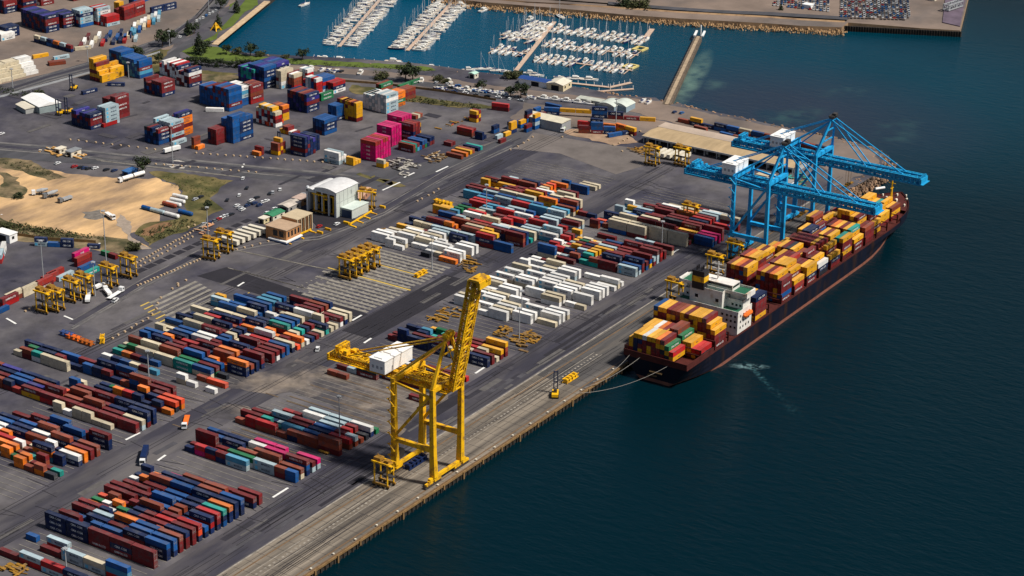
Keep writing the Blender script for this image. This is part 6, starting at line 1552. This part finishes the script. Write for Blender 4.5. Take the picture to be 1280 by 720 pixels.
def pontoon(a, b, w_, label, piles=8):
    p, q = G(*a, WZ), G(*b, WZ); T = thing('pontoon', label, 'pontoon', p); d = q-p
    mb = MB(); mb.beam((0,0,0.5),(d.x,d.y,0.5),w_,0.5); put('walkway', (mb, [plank]), T); mb = MB()
    for i in range(piles): c = d*(i/(piles-1)); n_ = Vector((-d.y,d.x,0)).normalized()*(w_/2+.2); mb.tube((c.x+n_.x,c.y+n_.y,-2),(c.x+n_.x,c.y+n_.y,2.6),0.22,6)
    o = put('pile', (mb, [White]), T); o['kind'] = 'stuff'
    return p, q
def berths(a, b, w_, name, sp, off, ks, sides=(1,-1), start=3, skip=0.05, long_=None, fingers=True, jit=1.0):
    p, q = pontoon(a, b, w_, 'long planked pontoon, '+name); d = (q-p); L = d.length; d.normalize(); n = Vector((-d.y,d.x,0)); fb = MB()
    for s in sides:
        t = start; i = 0
        while t < L-1:
            i += 1
            if rnd.random() > skip:
                k = rnd.choice(ks); c = p+d*t+n*s*(off+rnd.uniform(-jit,jit)); a_ = math.atan2(n.y*s, n.x*s)+(math.pi if rnd.random() < .3 else 0)
                boat(c.x, c.y, a_+rnd.uniform(-.04,.04), k, f"{ordw(i)} from shore, {'left' if s > 0 else 'right'} side, {name}".replace(" of the spine",""))
            if fingers and i % 2: c = p+d*(t+sp*.5); e = c+n*s*(off+5); fb.beam((c.x,c.y,WZ+.5),(e.x,e.y,WZ+.5),.6,.3)
            t += sp
    if fingers and fb.v:
        o = put('finger_pier', (fb, [plank])); tag(o, 'narrow finger piers between the boats, '+name, 'finger piers', kind='stuff')
berths((424,59),(482,-8),2.6,'west pontoon',4.7,8.6,[0,0,1,2,3])
berths((509,64),(566,3),2.8,'middle pontoon',4.4,9.0,[0,1,1,3,3,2])
pontoon((645,89),(693,28),3.2,'wide planked spine pontoon with rows branching to the right', 10)
for (a,b,nm) in (((690,36),(806,53),'top right row'),((680,54),(797,70),'middle right row'),((668,73),(790,89),'lower right row')):
    berths(a,b,2.0,nm,5.6,6.2,[0,0,2,4,0],start=4,skip=.12,jit=.6)
for (a,b,nm) in (((672,52),(626,44),'upper left row'),((660,68),(614,62),'lower left row')):
    berths(a,b,2.0,nm,5.4,6.2,[0,2,4,0],start=3,skip=.12,jit=.6)
berths((677,44),(650,40),1.6,'crowded row left of the spine',4.6,6.5,[1,3,1,3],start=2,skip=0,jit=.5)
berths((684,36),(656,31),1.6,'crowded top row left of the spine',4.6,6.5,[1,3,0,1],start=2,skip=0,jit=.5)
# yellow pontoon heads
for (px,py,l) in ((800,62,'middle right row'),(788,84,'lower right row')):
    g = G(px,py,WZ); T = thing('floating_platform','square yellow platform at the end of the '+l,'platform',(g.x,g.y,WZ)); mb = MB()
    for (x0_,x1_,y0_,y1_) in ((-5,5,-4.5,-3),(-5,5,3,4.5),(-5,-3.4,-3,3),(3.4,5,-3,3)): mb.b2(x0_,x1_,y0_,y1_,0,1.2)
    put('deck',(mb,[mat('yellow deck',(0.62,0.50,0.18),0.7)]),T)
g = G(811,43,WZ); pontoon((807,48),(815,37),4,'short end platform of the top right row',2)
pontoon((652,98),(762,110),3.0,'long landing stage beside the blue-roofed clubhouse',12); pontoon((762,110),(789,104),2.6,'angled landing stage at the marina entrance',5); pontoon((735,116),(792,112),2.2,'lower walkway at the marina entrance',5)
pontoon((392,73),(480,80),2.2,'low landing along the marina shore',8); pontoon((480,80),(560,88),2.2,'landing stage continuing right along the marina shore',8)
r3 = random.Random(4)
for i,(px,py,rz,k) in enumerate(((381,7,0,1),(398,73,-60,4),(407,75,-60,2),(425,76,-60,3),(492,78,-60,3),(500,82,-60,2),(540,86,-60,2),(586,89,-50,2),(600,88,-50,0),(610,88,-50,0),(622,90,-50,0),(632,91,-50,4),(643,5,20,0),(663,93,-60,2),(671,96,-60,0),(699,98,-60,4),(711,100,-60,0),(720,100,-60,3),(737,101,-60,3),(700,22,60,1),(925,32,-60,3),(663,25,0,2),(605,14,0,3))):
    g = G(px,py,WZ); boat(g.x,g.y,R_(rz),k,['moored alone near the top of the basin','first along the shore wall','second along the shore wall','third along the shore wall','beside the moored cruiser at the shore','right of the shore cruiser','alone at the shore landing','near the marina kiosk','second past the kiosk','third past the kiosk','fourth past the kiosk','fifth past the kiosk','alone at the top near the far shore','left at the clubhouse stage','second at the clubhouse stage','third at the clubhouse stage','fourth at the clubhouse stage','fifth at the clubhouse stage','last at the clubhouse stage','off the head of the spine pontoon','anchored off the far shore','behind the crowded rows','at the head of the middle pontoon'][i])
# boats standing ashore
for i in range(13):
    px = 679+i*4.7; g = G(px,124+i*.55); boat(g.x,g.y,R_(100),4 if i % 3 else 2,f"on the hard, {ordw(i+1)} from the left in the shore row",0.1,'boats on the hard')
for i,(px,py,rz,k) in enumerate(((352,82,-60,3),(346,89,20,4),(389,87,20,2),(403,88,0,4),(411,89,0,4),(420,90,0,4),(451,92,20,2),(527,102,30,2),(547,112,90,4),(553,112,90,4),(561,103,60,2),(566,110,90,4),(575,113,90,4),(583,113,80,2),(594,114,80,4),(600,115,80,4),(607,115,80,4),(613,116,80,4),(622,117,80,4),(630,118,80,4),(664,123,80,4),(804,127,0,4),(811,129,0,4))):
    g = G(px,py); boat(g.x,g.y,R_(rz),k,f"standing ashore, {ordw(i+1)} from the left in the boat yard",0.1,'boats on the hard')
# yellow boat on the ramp
g = G(270,38); T = thing('slipway_frame','yellow pyramid frame on the lawn beside the slipway','frame',(g.x,g.y,0.1)); mb = MB()
for (x,y) in ((-3,-3),(3,-3),(3,3),(-3,3)): mb.beam((x,y,0),(0,0,6),.7)
mb.box((0,0,2.4),(3.6,3.6,1.2)); put('frame',(mb,[Yel]),T)
mb = MB(); a,b = G(268,56),G(334,2); mb.beam((a.x,a.y,0.1),(b.x,b.y,0.1),5,0.6); tag(put('sea_wall',(mb,[mat('sea wall path',(0.5,0.36,0.22),0.9,var=0.25)])),'pale sea wall path along the left edge of the marina basin','sea wall')
